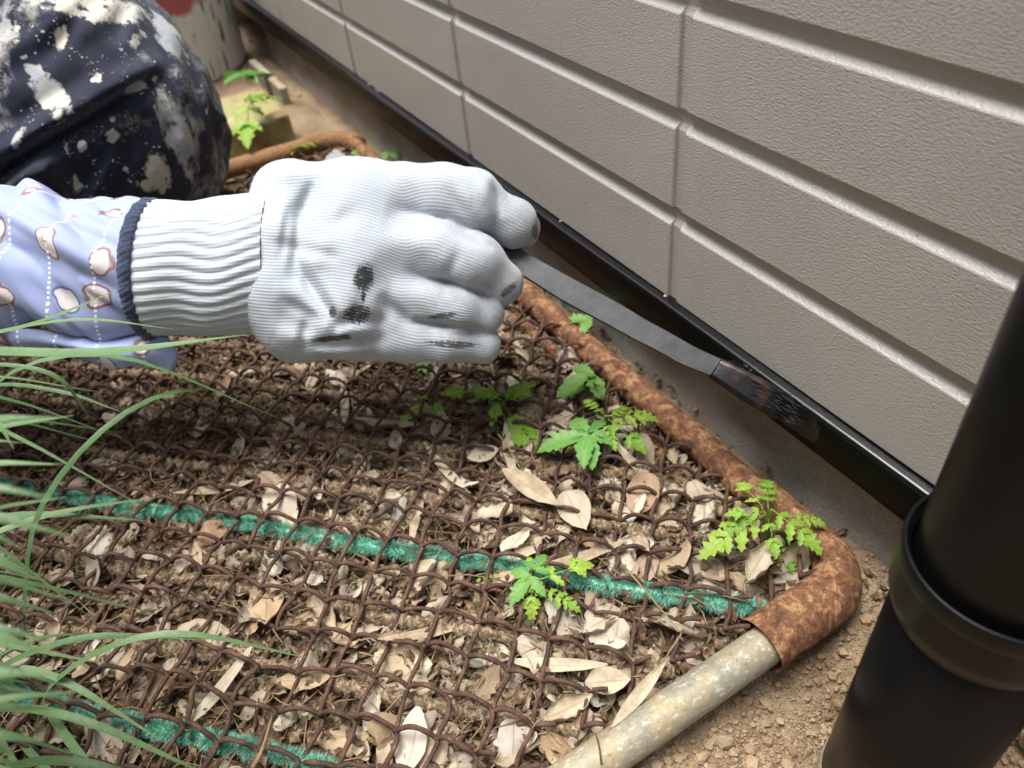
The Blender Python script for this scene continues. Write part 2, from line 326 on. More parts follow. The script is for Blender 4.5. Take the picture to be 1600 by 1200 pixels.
M = NM('grey_black_handle'); sc1 = M.noise(90, 4, .6, M.coord('Object', (1, 1, 1))); M.set(M.ramp(sc1, [(.35, (.026, .027, .029)), (.62, (.048, .049, .051)), (.76, (.10, .10, .10))]), .5, 0, .4); M.bump(M.noise(300, 3), .12, .0006); HANDLE = M.m
M = NM('bristles'); c = M.ramp(M.noise(90, 3), [(.3, (.004, .004, .004)), (.58, (.006, .005, .0045)), (.72, (.045, .02, .014))]); M.set(c, .3, 0, .3); M.bump(M.noise(500, 4, .6, M.coord('Object')), .12, .001); BRIST = M.m
M = NM('bucket_plastic'); cz = M.coord('Object', (1, 1, .12)); st = M.noise(95, 3, .5, cz); c = M.ramp(st, [(.34, (.03, .03, .032)), (.38, (.80, .85, .92)), (.5, (.86, .87, .86)), (.62, (.78, .84, .92)), (.66, (.06, .06, .06)), (.70, (.5, .5, .48))])
pk = M.n('SeparateXYZ'); tc = M.n('TexCoord'); M.l(tc.outputs['Object'], pk.inputs[0]); pz = M.math('ADD', pk.outputs[2], M.math('MULTIPLY', M.noise(30, 3), .09)); c = M.mix(M.ramp(pz, [(.135, 0), (.145, 1)]), c, (.50, .14, .19))
M.set(c, .55, 0, .4); M.bump(st, .5, .003); BUCKET = M.m
M = NM('clear_plastic'); M.set((.55, .58, .55), .25, 0, .5); M.b.inputs['Transmission Weight'].default_value = .55; CLEAR = M.m
M = NM('painted_vent_shade'); M.set((.01, .009, .008), .95); VENT_SHADE = M.m
M = NM('pale_board'); M.set(M.ramp(M.noise(30, 4), [(.3, (.22, .18, .12)), (.7, (.42, .37, .28))]), .9); M.bump(M.noise(200, 3), .6, .001); BOARD = M.m
M = NM('block_wall'); n1 = M.noise(12, 5); M.set(M.ramp(n1, [(.3, (.16, .15, .13)), (.7, (.26, .25, .22))]), .95); M.bump(M.noise(150, 4), .8, .003); BLOCK = M.m

# ------------------------------------------------------------------ ground
def ground_h(x, y):
    p = np.stack([x, y, np.zeros_like(x)], 1)
    return .0030*vnoise(p, 18)+.0020*vnoise(p, 55, 3)+.0015*vnoise(p, 140, 7)+.0011*vnoise(p, 330, 11)*np.clip((x+.20)/.06, .15, 1)-.005*np.clip((y+.03)/.02, 0, 1)*np.clip((-.13-x)/.03, 0, 1)-.034*np.exp(-((x+.055)**2+(y+.085)**2)/.048**2)
xs = np.concatenate([[-250, -60, -12, -4], np.arange(-2.0, -.95, .02), np.arange(-.95, -.60, .006), np.arange(-.60, -.16, .003), np.arange(-.16, .08, .0016), np.arange(.08, .5, .02), [1, 4, 12, 60, 250]])
ys = np.concatenate([[-250, -60, -12, -4, -2], np.arange(-1.2, -.5, .03), np.arange(-.5, -.22, .006), np.arange(-.22, .03, .0018), [.1, .6, 4, 60, 250]])
X, Y = np.meshgrid(xs, ys, indexing='ij'); Z = ground_h(X.ravel(), Y.ravel())-.002
near = (np.abs(X.ravel()+.3) < 2) & (np.abs(Y.ravel()) < 1.5); Z = np.where(near, Z, -.004)
obj('ground', mesh('ground', np.stack([X.ravel(), Y.ravel(), Z], 1), grid_faces(len(xs), len(ys))), SOIL, kind='structure')

# ------------------------------------------------------------------ house wall: siding boards, flashing, foundation
wall = thing('house_wall', 'beige grey siding wall with recessed horizontal grooves above black metal flashing', 'wall', (0, 0, 0))
ROW, GAP, JX, JP = .0549, .0100, -.2875, .2535
def board_mesh(h, L=JP, d=.0042):
    r = .0007; e = L/2
    prof = [(d, 0)]+[(r-r*math.sin(a), r-r*math.cos(a)) for a in np.linspace(0, math.pi/2, 4)][::1]
    prof = [(d, 0.0), (r, 0.0), (r*.3, r*.3), (0, r)]+[(0, h*k) for k in (.25, .5, .75)]+[(0, h-.0012), (.0003, h-.0005), (.0008, h), (d, h+.0030)]
    sx_ = [(-e, .0022), (-e+.0036, .0022), (-e+.0043, .0005), (-e+.0052, 0), (0, 0), (e-.0046, 0), (e-.0036, .0004), (e-.0030, .0022), (e, .0022)]
    V = []
    for x, o in sx_:
        for y, z in prof: V.append((x, max(y, o) if y < d else y, z if not (o > .001 and z > h-.004) else z-.0014*(y < d)))
    return mesh('siding_board', V, grid_faces(len(sx_), len(prof))[:, ::-1], False)
BM = board_mesh(ROW-GAP); B0 = board_mesh(.1278-.0790)
for i in range(-9, 3):
    for k in range(19):
        z = .1278-(ROW-GAP)+k*ROW if k else .0790
        o = obj('siding_board', B0 if k == 0 else BM, SIDING, wall, (JX+JP*(i+.5), 0, z))
v, f = box(JX-9*JP, JX+3*JP, .0040, .06, .080, 19*ROW+.09); obj('backing_panel', mesh('backing_panel', v, f, False), SIDING, wall)
fx = np.linspace(JX-9*JP, JX+3*JP, 60)
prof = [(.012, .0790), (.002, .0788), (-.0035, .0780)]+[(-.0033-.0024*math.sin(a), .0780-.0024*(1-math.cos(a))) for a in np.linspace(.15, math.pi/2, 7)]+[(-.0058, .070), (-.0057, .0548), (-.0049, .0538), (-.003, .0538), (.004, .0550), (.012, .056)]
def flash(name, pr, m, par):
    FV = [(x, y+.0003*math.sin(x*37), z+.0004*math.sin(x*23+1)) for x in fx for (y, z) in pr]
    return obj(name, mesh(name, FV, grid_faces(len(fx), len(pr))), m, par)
nb = 10                                                    # same paint: highlight put in by a glossier slope and bend, face below dulled
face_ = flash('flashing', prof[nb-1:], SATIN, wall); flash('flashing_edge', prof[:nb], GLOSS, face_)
# paint crumbs along the siding's lower edge
cr = []
for x in np.concatenate([rng.uniform(-.9, -.3, 4), [-.292]*2]):
    s = rng.uniform(.0006, .0012); v, f = tube([(x-s, 0, .0788), (x, -.001, .0786), (x+s, 0, .0789)], [s*.4, s*.8, s*.4], 5); cr.append((v, f))
v, f = join(cr); obj('paint_crumbs', mesh('paint_crumbs', v, f), SIDING, wall, kind='stuff')
# foundation with a vent opening at its far end
gx = np.arange(-1.20, .55, .008); gz = np.linspace(-.05, .066, 24); GX, GZ = np.meshgrid(gx, gz, indexing='ij')
p = np.stack([GX.ravel(), 0*GX.ravel(), GZ.ravel()], 1); yy = .010+.0012*vnoise(p, 30)+.0007*vnoise(p, 120)-.003*np.clip(.01-GZ.ravel(), 0, .02)/.02
FV = np.stack([GX.ravel(), yy, GZ.ravel()], 1); n0 = len(FV); F = grid_faces(len(gx), len(gz)).tolist()
FV = np.vstack([FV, [(-1.20, .2, -.05), (-1.20, .2, .066)]]); F.append([0, 0+len(gz)-1, n0+1, n0])
obj('foundation', mesh('foundation', FV, F), CONC, wall)
v, f = box(-1.46, -1.202, .05, .2, -.05, .07); obj('vent_shade_box', mesh('vent_shade_box', v, f, False), VENT_SHADE, wall)  # near-black box paints the shade inside the vent opening
v, f = box(-2.4, -1.45, .010, .2, -.05, .066); obj('foundation', mesh('foundation_far', v, f, False), CONC, wall)
# boundary wall opposite (out of frame, behind the photographer)
bw = thing('boundary_wall', 'tall grey rendered boundary wall facing the house across the narrow yard', 'wall')
v, f = box(-5, 4, -2.02, -1.9, -.1, 2.5); obj('wall_body', mesh('wall_body', v, f, False), BLOCK, bw)
v, f = box(-5.02, 4.02, -2.05, -1.87, 2.5, 2.56); obj('coping', mesh('coping', v, f, False), BLOCK, bw)

# ------------------------------------------------------------------ downpipe
dp = thing('downpipe', 'glossy black round rainwater downpipe with a socket collar in front of the wall', 'downpipe', (-.0521, -.0673, 0))
v, f = lathe([(.0235, -.10), (.0265, -.10), (.0265, .122), (.0245, .123)], 96); obj('lower_pipe', mesh('lower_pipe', v, f), PIPE, dp)
v, f = lathe([(.0256, .120), (.0256, 1.4)], 96); obj('upper_pipe', mesh('upper_pipe', v, f), PIPE, dp)
v, f = lathe([(.0266, .1165), (.0274, .1185), (.0284, .1215), (.0292, .125), (.0293, .1262), (.0293, .1380), (.0293, .1390), (.0297, .1400), (.0298, .1410), (.0298, .1440), (.0297, .1450), (.0293, .1461), (.0285, .1465), (.0281, .1460), (.0278, .1440), (.0267, .1436), (.0265, .135)], 96)
obj('socket_collar', mesh('socket_collar', v, f), PIPE, dp)
v, f = lathe([(.0266, -.018), (.0274, -.019), (.0276, -.06), (.0266, -.06)], 96); obj('base_ring', mesh('base_ring', v, f), GALV, dp)

# ------------------------------------------------------------------ drag mat: pipe frame, chain-link wire, brushes
mat_ = thing('wire_mesh_mat', 'rusty pipe framed chain link mat with twisted brushes lying on dead leaves', 'wire mat', (0, 0, 0))
XN, XF, Y0 = -.1225, -.815, -.0175
def noisy(P, a=.0006, s=40): 
    P = np.array(P); P[:, 2] += a*vnoise(P, s); P[:, 1] += a*vnoise(P, s, 9); return P
lp = noisy([(x, Y0-.001+.004*(x-XN), .011) for x in np.linspace(-.172, XF+.03, 90)])
obj('long_pole', mesh('long_pole', *tube(lp, .0092, 20)), RUST, mat_)
# pressed elbow sleeve at the near corner
el = [(-.185, -.0165, .0115)]+[(x, -.0165, .0118) for x in np.linspace(-.178, -.147, 8)]
cr_ = .024; cx, cy = XN-cr_+.003, -.0165-cr_
el += [(cx+cr_*math.sin(a), cy+cr_*math.cos(a), .0125) for a in np.linspace(0.05, math.pi/2, 16)]
el += [(XN+.003+.0008*k/10, cy-k*.0032, .0125) for k in range(1, 14)]
L_ = len(el); er = [.0097]*6+[.0097+.0032*min(1, max(0, k-4)/14) for k in range(L_-6)]
er = np.array(er); er[-1] *= 1.02
ev, ef = tube(el, er*1.04, 28, False); ev[:, 2] = .012+(ev[:, 2]-.012)*.92; ev += .00045*np.stack([vnoise(ev, 90), vnoise(ev, 90, 5), vnoise(ev, 90, 8)], 1)
obj('corner_elbow', mesh('corner_elbow', ev, ef), RUST, mat_)
sp = noisy([(XN+.0048+.004*t, -.064-.42*t, .0118) for t in np.linspace(0, 1, 80)], .0004)
obj('short_pole', mesh('short_pole', *tube(sp, .0092, 24)), GALV, mat_)
fpz = [(XF+.03-.0, Y0, .011)]+[(XF+.03-.035*math.sin(a), Y0-.035+.035*math.cos(a), .011) for a in np.linspace(.1, math.pi/2, 10)]+[(XF-.005-.02*t, Y0-.035-.44*t, .011) for t in np.linspace(.03, 1, 40)]
obj('far_pole', mesh('far_pole', *tube(fpz, .0098, 16)), RUSTF, mat_)
hb = [(x, -.038, .006+.001*math.sin(x*30)) for x in np.linspace(-.80, -.150, 60)]
obj('hem_bar', mesh('hem_bar', *tube(hb, .0042, 8)), RUST, mat_)
PX = .0278; PY = PX/2
def strand(yk, x0, zc, hu, hd, jit, par=mat_):
    n = int((abs(XF+.02-x0))/PX)*20; t = np.arange(n)/20*2*np.pi; x = x0-t/(2*np.pi)*PX
    tri = 2/np.pi*np.arcsin(np.sin(t)*.985); y = yk-PY*.53*tri; c = np.cos(t); z = zc+np.where(c > 0, hu, hd)*np.abs(c)**.8
    P = np.stack([x, y, z], 1); Q = P*[1, 1, 0]; P += jit*np.stack([vnoise(Q, 28), vnoise(Q, 30, 4), 1.3*vnoise(Q, 22, 8)], 1); P[:, 1] += .0030*vnoise(Q, 60, 21)*(c < 0)*np.abs(c); P[:, 2] += .0016*vnoise(Q, 50, 31)*np.abs(c)
    P += .0013*np.stack([vnoise(Q, 75, 2), vnoise(Q, 90, 14), vnoise(Q, 90, 18)], 1); P[:, 2] = np.maximum(P[:, 2], .001)
    v, f = tube(P, .00118+.00024*vnoise(P, 260), 7)
    obj('wire_strand', mesh('wire_strand', v, f), WIRE, par)
yk = -.0290; nrow = 0
while yk > -.475:
    strand(yk+.0008*rng.standard_normal(), -.1275-(.0 if nrow % 2 == 0 else PX/2), .0112+.0008*rng.standard_normal(), .0064+.0016*rng.random(), .0018, .0034)
    if yk > -.40 and nrow % 3 == 1: strand(yk-.006, -.1290-(.009 if nrow % 2 == 0 else PX/2+.009), .0065, .003, -.003, .0022)
    yk -= PY; nrow += 1
D45 = np.array([1, 1, 0])/math.sqrt(2); N45 = np.array([-1, 1, 0])/math.sqrt(2)
def clip45(w):
    """extent along the 45 degree line at offset w inside the frame"""
    ts = np.linspace(-1.2, .5, 1200); P = ts[:, None]*D45+w*N45
    ok = (P[:, 0] < XN-.007) & (P[:, 0] > XF+.02) & (P[:, 1] < Y0-.014) & (P[:, 1] > -.47); return (ts[ok].min(), ts[ok].max()) if ok.sum() > 30 else None
def bristle_tris(C, dirs, ln, wd):
    n = len(C); dirs = dirs/np.linalg.norm(dirs, axis=1)[:, None]; side = np.cross(dirs, rng.standard_normal((n, 3))); side /= np.linalg.norm(side, axis=1)[:, None]
    a = C-side*wd; b = C+side*wd; tip = C+dirs*np.asarray(ln).reshape(-1, 1)
    return np.stack([a, b, tip], 1).reshape(-1, 3), np.arange(3*n).reshape(-1, 3)
for k in range(-9, 16):
    w = .0485+.039*k; e = clip45(w)
    if e is None: continue
    t0, t1 = e; L = t1-t0; green = k in (0, -3)
    n = max(12, int(L/.0016)); ts = np.linspace(t0, t1-.004, n); P = ts[:, None]*D45+(w+.0012*np.sin(ts*40+k))[:, None]*N45+np.array([0, 0, .0080 if green else .0060])
    P[:, 2] += .0009*vnoise(P, 35)
    T, N, B = frames(P)
    if green:
        v, f = tube(P, .0024, 10); par = obj('brush_row', mesh('brush_row', v, f), TEAL, mat_, label='teal green bristle brush')
        m = int(L*130000); i = rng.integers(0, n, m); a = rng.uniform(0, 2*np.pi, m); dr = np.cos(a)[:, None]*N[i]+np.sin(a)[:, None]*B[i]+.35*rng.standard_normal((m, 3))
        C = P[i]+(rng.uniform(-.5, .5, m)*.0016)[:, None]*T[i]+dr/np.linalg.norm(dr, axis=1)[:, None]*.0016
        ln = (.0044+.0017*vnoise(C, 260))*rng.uniform(.55, 1.1, m)
        v, f = bristle_tris(C, dr, ln, .00019); obj('bristles', mesh('bristles', v, f, False), TEAL, par, kind='stuff')
    else:
        sides = 30; a = np.arange(sides)*2*np.pi/sides; tw = ts*2*np.pi/.0125
        rr = .0022+.0022*np.abs(np.cos((a[:, None]-tw[None, :])))**.9
        V = P[None]+rr[..., None]*(np.cos(a)[:, None, None]*N[None]+np.sin(a)[:, None, None]*B[None]); V = V.reshape(-1, 3); V += .0006*np.stack([vnoise(V, 420), vnoise(V, 420, 3), vnoise(V, 420, 6)], 1)
        par = obj('rope_row', mesh('rope_row', V, grid_faces(sides, n, True)), COIR, mat_)
        m = int(L*20000); i = rng.integers(0, len(V), m); nn = V[i]-np.tile(P, (sides, 1))[i]; keep = np.linalg.norm(nn, axis=1) > .0034; i = i[keep]; nn = nn[keep]
        v, f = bristle_tris(V[i], nn+.002*rng.standard_normal(nn.shape), rng.uniform(.0006, .0015, len(i)), .00022); obj('fibres', mesh('fibres', v, f, False), COIR, par, kind='stuff')

# ------------------------------------------------------------------ dead leaves
def leaf_mesh(L, Wd, curl, cup, ns=12, tear=0.0, seed=0, pw=.75, rnd=.75):
    r = np.random.default_rng(seed); s = np.linspace(0, 1, ns); q = np.linspace(-1, 1, 9)
    hw = Wd/2*np.sin(np.pi*np.clip(s, .015, .985)**pw)**rnd
    V = []; mid = []
    for i, ss in enumerate(s):
        for u in q:
            e = hw[i]*(1-tear*r.random()*(abs(u) > .9)); x = (ss-.5)*L; y = u*e
            z = cup*(u*u)*hw[i]*1.2+curl*((ss-.5)**2)*L*1.6+.06*Wd*math.sin(3*u+7*ss+seed)*abs(u)+.03*Wd*r.standard_normal()*abs(u)
            V.append((x, y, z)); mid.append(abs(u))
    st = [(-.5*L-.004*k, .0006*k*k*r.uniform(-1, 1), curl*.4*L+.0006*k) for k in (0, 1, 2)]
    tv, tf = tube(st, .00035, 4); F = grid_faces(ns, 9).tolist(); n0 = len(V); V = np.vstack([V, tv]); F += [[a+n0 for a in g] for g in tf]; mid += [0]*len(tv)
    return mesh('dry_leaf', V, F, attrs={'mid': mid})
LM = []
for i in range(16):
    L = rng.uniform(.021, .036); wd = L*rng.uniform(.40, .78)
    LM.append(leaf_mesh(L, wd, rng.uniform(-.25, .45), rng.uniform(-.5, .75), 12, .5 if i % 3 == 0 else .1, i, rng.uniform(.6, 1.1), rng.uniform(.42, .75)))
LN = [leaf_mesh(L, wd, c, .25, 14, .03, 50+i, .9) for i, (L, wd, c) in enumerate(((.047, .0072, .2), (.038, .006, -.2), (.055, .006, .25)))]
for m_ in LM+LN: m_.materials.append(DRY)
nl = 0
def put_leaf(x, y, z, me, rz, tilt=.35, label=None, name='dry_leaf', cat='leaf', group='dead leaves under the wire mat', rx=None, s=1.0):
    o = obj(name, me); o.color = (.50, .42, .29, 1); o.location = (x, y, z); o.rotation_euler = (rng.normal(0, tilt) if rx is None else rx[0], rng.normal(0, tilt) if rx is None else rx[1], rz); o.scale = (s, s, s)
    o['label'] = label or 'curled dead brown leaf lying among others under the rusty wire mesh'; o['category'] = cat
    if group and not label: o['group'] = group
    return o
cand = []
while len(cand) < 262:
    x = rng.uniform(-.50, -.13); y = rng.uniform(-.40, -.028)
    dens = 1.0 if (y > -.25 and x > -.36) else .55
    if x < -.36 and y < -.10: dens = .22
    wq_ = (y-x)/math.sqrt(2)
    if min(abs(wq_-.0485), abs(wq_+.0685)) < .011 and rng.random() < .93: continue
    if abs((wq_-.0485)/.039-round((wq_-.0485)/.039)) < .17 and rng.random() < .6: continue
    if rng.random() < dens: cand.append((x, y))
TONES = {'pale cream': (.57, .485, .345), 'tan': (.43, .30, .165), 'grey': (.40, .365, .30), 'dark brown': (.17, .10, .055), 'reddish brown': (.33, .18, .10), 'whitish': (.62, .56, .45)}
MARKS = [((-.172, -.036), 'the bright corner seedling'), ((-.129, -.058), 'the near end of the teal brush'), ((-.185, -.112), 'the middle of the teal brush'), ((-.24, -.168), 'the far part of the teal brush'), ((-.20, -.156), 'the seedling at the brush'), ((-.28, -.083), 'the broad leaved seedling'), ((-.287, -.052), 'the yellow green seedling'), ((-.328, -.098), 'the fern seedling'), ((-.36, -.132), 'the feathery weed'), ((-.40, -.123), 'the tiny sprout below the glove'), ((-.122, -.11), 'the galvanised pole'), ((-.118, -.18), 'the lower galvanised pole'), ((-.23, -.03), 'the rusty long pole'), ((-.38, -.03), 'the rusty pole under the handle'), ((-.40, -.24), 'the shade of the sleeve'), ((-.34, -.33), 'the grass clump'), ((-.24, -.25), 'the open middle of the mat'), ((-.19, -.235), 'the bottom edge'), ((-.47, -.30), 'the dark mat below the sleeve'), ((-.45, -.12), 'the mat behind the glove')]
used = set()
WHERE = ('under mesh by', 'poking through wires by', 'lying flat near', 'half buried by', 'tilted under wires near', 'tucked under wires near', 'crossed by wire near', 'low down by', 'caught beside', 'next to')
for x, y in cand:
    li_ = int(rng.integers(0, len(LM))); sc_l = rng.uniform(.52, 1.05); tone = list(TONES)[int(rng.choice(6, p=[.26, .22, .16, .10, .09, .17]))]
    ext = [max(v.co[k] for v in LM[li_].vertices)-min(v.co[k] for v in LM[li_].vertices) for k in (0, 1)]; ln_ = ext[0]*sc_l
    size = 'large' if ln_ > .029 else 'small' if ln_ < .020 else 'middling'; shape = ('torn' if li_ % 3 == 0 else 'narrow' if ext[1]/ext[0] < .45 else 'broad' if ext[1]/ext[0] > .6 else 'oval')
    mk = min(MARKS, key=lambda m_: (m_[0][0]-x)**2+(m_[0][1]-y)**2)[1]
    z = rng.uniform(.004, .0115); lab = None
    for wh in (WHERE[1:] if z > .0085 else WHERE):
        lab = f'{size} {tone} {shape} leaf {wh} {mk}'
        if lab not in used: break
    used.add(lab)
    o = put_leaf(x, y, z, LM[li_], rng.uniform(0, 6.28), s=sc_l); o['label'] = lab; o.color = (*TONES[tone], 1)
for i in range(14):
    x, y = rng.uniform(-.42, -.14), rng.uniform(-.33, -.04); put_leaf(x, y, .010, random.choice(LN), rng.uniform(0, 6.28), .12, None, 'narrow_leaf', 'leaf', 'narrow dead leaves under the wire mat')
    mk = min(MARKS, key=lambda m_: (m_[0][0]-x)**2+(m_[0][1]-y)**2)[1]; nm_ = bpy.context.scene.objects[-1] if False else COL.objects[-1]
    for wh in ('narrow bamboo leaf on the mesh near', 'slim pointed dead leaf across the wires by', 'thin dry leaf strip beside', 'narrow curled brown leaf sticking up by', 'pale lance shaped leaf lying by', 'slender straw coloured leaf close to'):
        if wh+mk not in used: break
    used.add(wh+mk); nm_['label'] = wh+' '+mk
def lead(px, py, px2, py2, z, me, label, name='dry_leaf', lift=0):
    a = ong(px, py, z); b = ong(px2, py2, z); c = (a+b)/2; d = b-a; Lm = max(v.co.x for v in me.vertices)-min(v.co.x for v in me.vertices)
    put_leaf(c[0], c[1], c[2]+lift, me, math.atan2(d[1], d[0]), 0, label, name, rx=(.15, -.05), s=np.linalg.norm(d)/Lm*1.0)
BIG = [leaf_mesh(.04, .012, .12, .35, 14, .02, 71, 1.0), leaf_mesh(.03, .0185, .1, .3, 12, .03, 72, .85), leaf_mesh(.03, .014, .15, .4, 12, .02, 73, .9), leaf_mesh(.055, .0085, .1, .3, 14, .03, 74, 1.0), leaf_mesh(.032, .017, .3, .5, 12, .5, 75, .9)]
for m_ in BIG: m_.materials.append(DRY)
lead(778, 727, 882, 800, .017, BIG[0], 'long pale willow shaped leaf on top of the mesh near the broad green seedling')
lead(905, 1068, 995, 1062, .014, BIG[1], 'broad tan oval leaf under the wire near the galvanised pole')
lead(985, 828, 1018, 868, .013, BIG[2], 'small round pale leaf above the teal brush')
lead(948, 1150, 1045, 1035, .016, BIG[3], 'long narrow tan leaf leaning on the galvanised pole', 'narrow_leaf', .003)
lead(1160, 925, 1205, 850, .016, BIG[4], 'large torn cream leaf standing beside the teal brush end', lift=.004)
lead(840, 1130, 935, 1085, .012, BIG[4], 'crumpled pale leaf below the broad tan leaf near the galvanised pole')
lead(880, 760, 920, 840, .012, BIG[1], 'pale curled leaf under the mesh above the teal brush middle')
# the thick bed of smaller leaves below, nobody could count it
bv = []; bf = []; bm2 = []; o_ = 0
base_ = []
for me in LM[:8]:
    n = len(me.vertices); c = np.zeros(n*3, np.float32); me.vertices.foreach_get('co', c); base_.append((c.reshape(-1, 3), [tuple(p.vertices) for p in me.polygons], [d.value for d in me.attributes['mid'].data]))
for i in range(2100):
    v, f, m_ = base_[i % 8]; x, y = rng.uniform(-.62, -.128), -.03-.38*rng.random()
    if x < -.40 and rng.random() < .65: continue
    wq_ = (y-x)/math.sqrt(2)
    if min(abs(wq_-.0485), abs(wq_+.0685)) < .010: continue
    R3 = np.array((Matrix.Rotation(rng.uniform(0, 6.28), 3, 'Z') @ Matrix.Rotation(rng.normal(0, .4), 3, 'X') @ Matrix.Rotation(rng.normal(0, .4), 3, 'Y')))
    bv.append(v*rng.uniform(.28, .8)@R3.T+[x, y, rng.uniform(-.001, .005)]); bf += [[k+o_ for k in q] for q in f]; bm2 += m_; o_ += len(v)
obj('leaf_bed', mesh('leaf_bed', np.vstack(bv), bf, attrs={'mid': bm2}), DRY, kind='stuff').color = (.36, .26, .165, 1)
# scraps: loose litter
n = 34000
C = np.stack([rng.uniform(-.80, -.125, n), -.03-.42*rng.random(n)**1.15, rng.uniform(-.001, .0055, n)+.007*(rng.random(n) < .18)], 1)
out = (rng.random(n) < .008); C[out, 1] = rng.uniform(-.02, .008, out.sum()); C[out, 2] = .002; C[out, 0] = rng.uniform(-.45, .02, out.sum())
a = rng.uniform(0, 6.28, n); ln = rng.uniform(.0012, .0052, n); wd = ln*rng.uniform(.15, .6, n); u = np.stack([np.cos(a), np.sin(a), rng.normal(0, .4, n)], 1); vv = np.stack([-np.sin(a), np.cos(a), rng.normal(0, .4, n)], 1)
Q = np.stack([C-u*ln[:, None], C+vv*wd[:, None], C+u*ln[:, None], C-vv*wd[:, None]], 1).reshape(-1, 3)
obj('leaf_litter', mesh('leaf_litter', Q, np.arange(4*n).reshape(-1, 4), False), LITTER, kind='stuff')
pt = []
for i in range(800):
    x, y = rng.uniform(-.5, -.13), -.03-.4*rng.random(); a = rng.uniform(0, 6.28); L = rng.uniform(.008, .032); z = rng.uniform(.004, .013); b = rng.normal(0, .004); d = np.array([math.cos(a), math.sin(a), rng.normal(0, .12)]); nrm_ = np.array([-d[1], d[0], 0])
    pt.append(tube([np.array([x, y, z]), np.array([x, y, z])+d*L/2+nrm_*b, np.array([x, y, z])+d*L], [.0003, .0004, .0002], 4))
obj('dry_stems', mesh('dry_stems', *join(pt)), STRAW, kind='stuff')
# longer straws drawn on their own
def straw(pts, label, r=.0006, mat=STRAW):
    thing('dry_straw', label, 'straw', group=None, me=mesh('dry_straw', *tube(spline(pts, 14), np.linspace(r, r*.5, 14), 5)), mat=mat)
straw([ong(978, 888, .02), ong(1010, 925, .021), ong(1065, 990, .020)], 'bent pale straw lying across the teal brush')
straw([ong(1065, 990, .020), ong(1045, 1020, .018), ong(1028, 1048, .014)], 'short pale straw end below the bent straw', .0005)
straw([ong(778, 678, .022), ong(795, 700, .019), ong(815, 735, .014)], 'thin straw stalk standing above the long grey leaf', .0005)
straw([ong(940, 1195, .026), ong(936, 1165, .026), ong(930, 1145, .022)], 'dark thorny twig lying over the galvanised pole', .0005, WIRE)
straw([ong(395, 1200, .03), ong(410, 1170, .033), ong(425, 1120, .02)], 'yellow straw leaf at the edge of the grass clump', .0012)
# soil clods
ico = bpy.data.meshes.new('t'); import bmesh
bm_ = bmesh.new(); bmesh.ops.create_icosphere(bm_, subdivisions=1, radius=1); bm_.to_mesh(ico); bm_.free()
iv = np.array([v.co[:] for v in ico.vertices]); fi = np.array([p.vertices[:] for p in ico.polygons]); n = 29000
cx_ = np.concatenate([rng.uniform(-.13, .06, 27000), rng.uniform(-1.4, -.85, n-27000)]); cy_ = np.concatenate([rng.uniform(-.20, .008, 27000), rng.uniform(-.3, .008, n-27000)])
sz = np.minimum(.0005*rng.pareto(2.7, n)+.00042, .0032); keep = ~((cx_ < -.128) & (cy_ < -.03)); cx_, cy_, sz = cx_[keep], cy_[keep], sz[keep]; n = len(sz)
cz_ = ground_h(cx_, cy_)-.002+sz*.35
V = iv[None]*sz[:, None, None]*rng.uniform(.65, 1.25, (n, 42 if len(iv) == 42 else len(iv), 1))*rng.uniform(.7, 1.2, (n, 1, 3))+np.stack([cx_, cy_, cz_], 1)[:, None]
F = (fi[None]+(np.arange(n)*len(iv))[:, None, None]).reshape(-1, 3); obj('soil_clods', mesh('soil_clods', V.reshape(-1, 3), F, False), CLOD, kind='stuff')
# moss specks
n = 5000; k0 = [(-.33, -.16), (-.37, -.19), (-.44, -.23), (-.20, -.155), (-.175, -.19), (-.29, -.22), (-.95, -.15), (-.90, -.12), (-.25, -.30), (-.22, -.125)]
cc = np.array([k0[i] for i in rng.integers(0, len(k0), n)])+rng.normal(0, .016, (n, 2)); C = np.stack([cc[:, 0], cc[:, 1], rng.uniform(.002, .008, n)], 1)
v, f = bristle_tris(C, rng.normal(0, .8, (n, 3))+[0, 0, 1], rng.uniform(.001, .003, n), .0005); obj('moss', mesh('moss', v, f, False), MOSS, kind='stuff')

# ------------------------------------------------------------------ seedlings
def leaflet(L, Wd, lobes, depth, bend=.3, seed=0):
    r = np.random.default_rng(seed); n = lobes*4+3; s = np.linspace(0, 1, n); V = []; mid = []
    env = Wd/2*np.sin(np.pi*np.clip(s, .01, .99)**.72)**.8
    for i, ss in enumerate(s):
        ph = (ss*lobes) % 1; k = 1-depth*(abs(ph-.35)/.65)**1.0 if ph > .35 else 1-depth*(1-ph/.35); w = max(env[i]*k*(1+.1*r.standard_normal()), L*.008)
        x = ss*L; z = -bend*ss*ss*L
        for u in (-1, -.5, 0, .5, 1):
            V.append((x+abs(u)*w*.45, u*w, z+.28*abs(u)*w*(1 if bend >= 0 else -1)+.05*w*r.standard_normal())); mid.append(abs(u))
    return np.array(V), grid_faces(n, 5).tolist(), mid
def leaf_part(parts_):
    V = []; F = []; md = []; o = 0
    for (v, f, m), a, org, sc in parts_:
        c, s = math.cos(a), math.sin(a); R2 = np.array([[c, -s, 0], [s, c, 0], [0, 0, 1]]); V.append(v*sc@R2.T+org); F += [[i+o for i in q] for q in f]; md += m; o += len(v)
    return mesh('leaf', np.vstack(V), F, attrs={'mid': md})
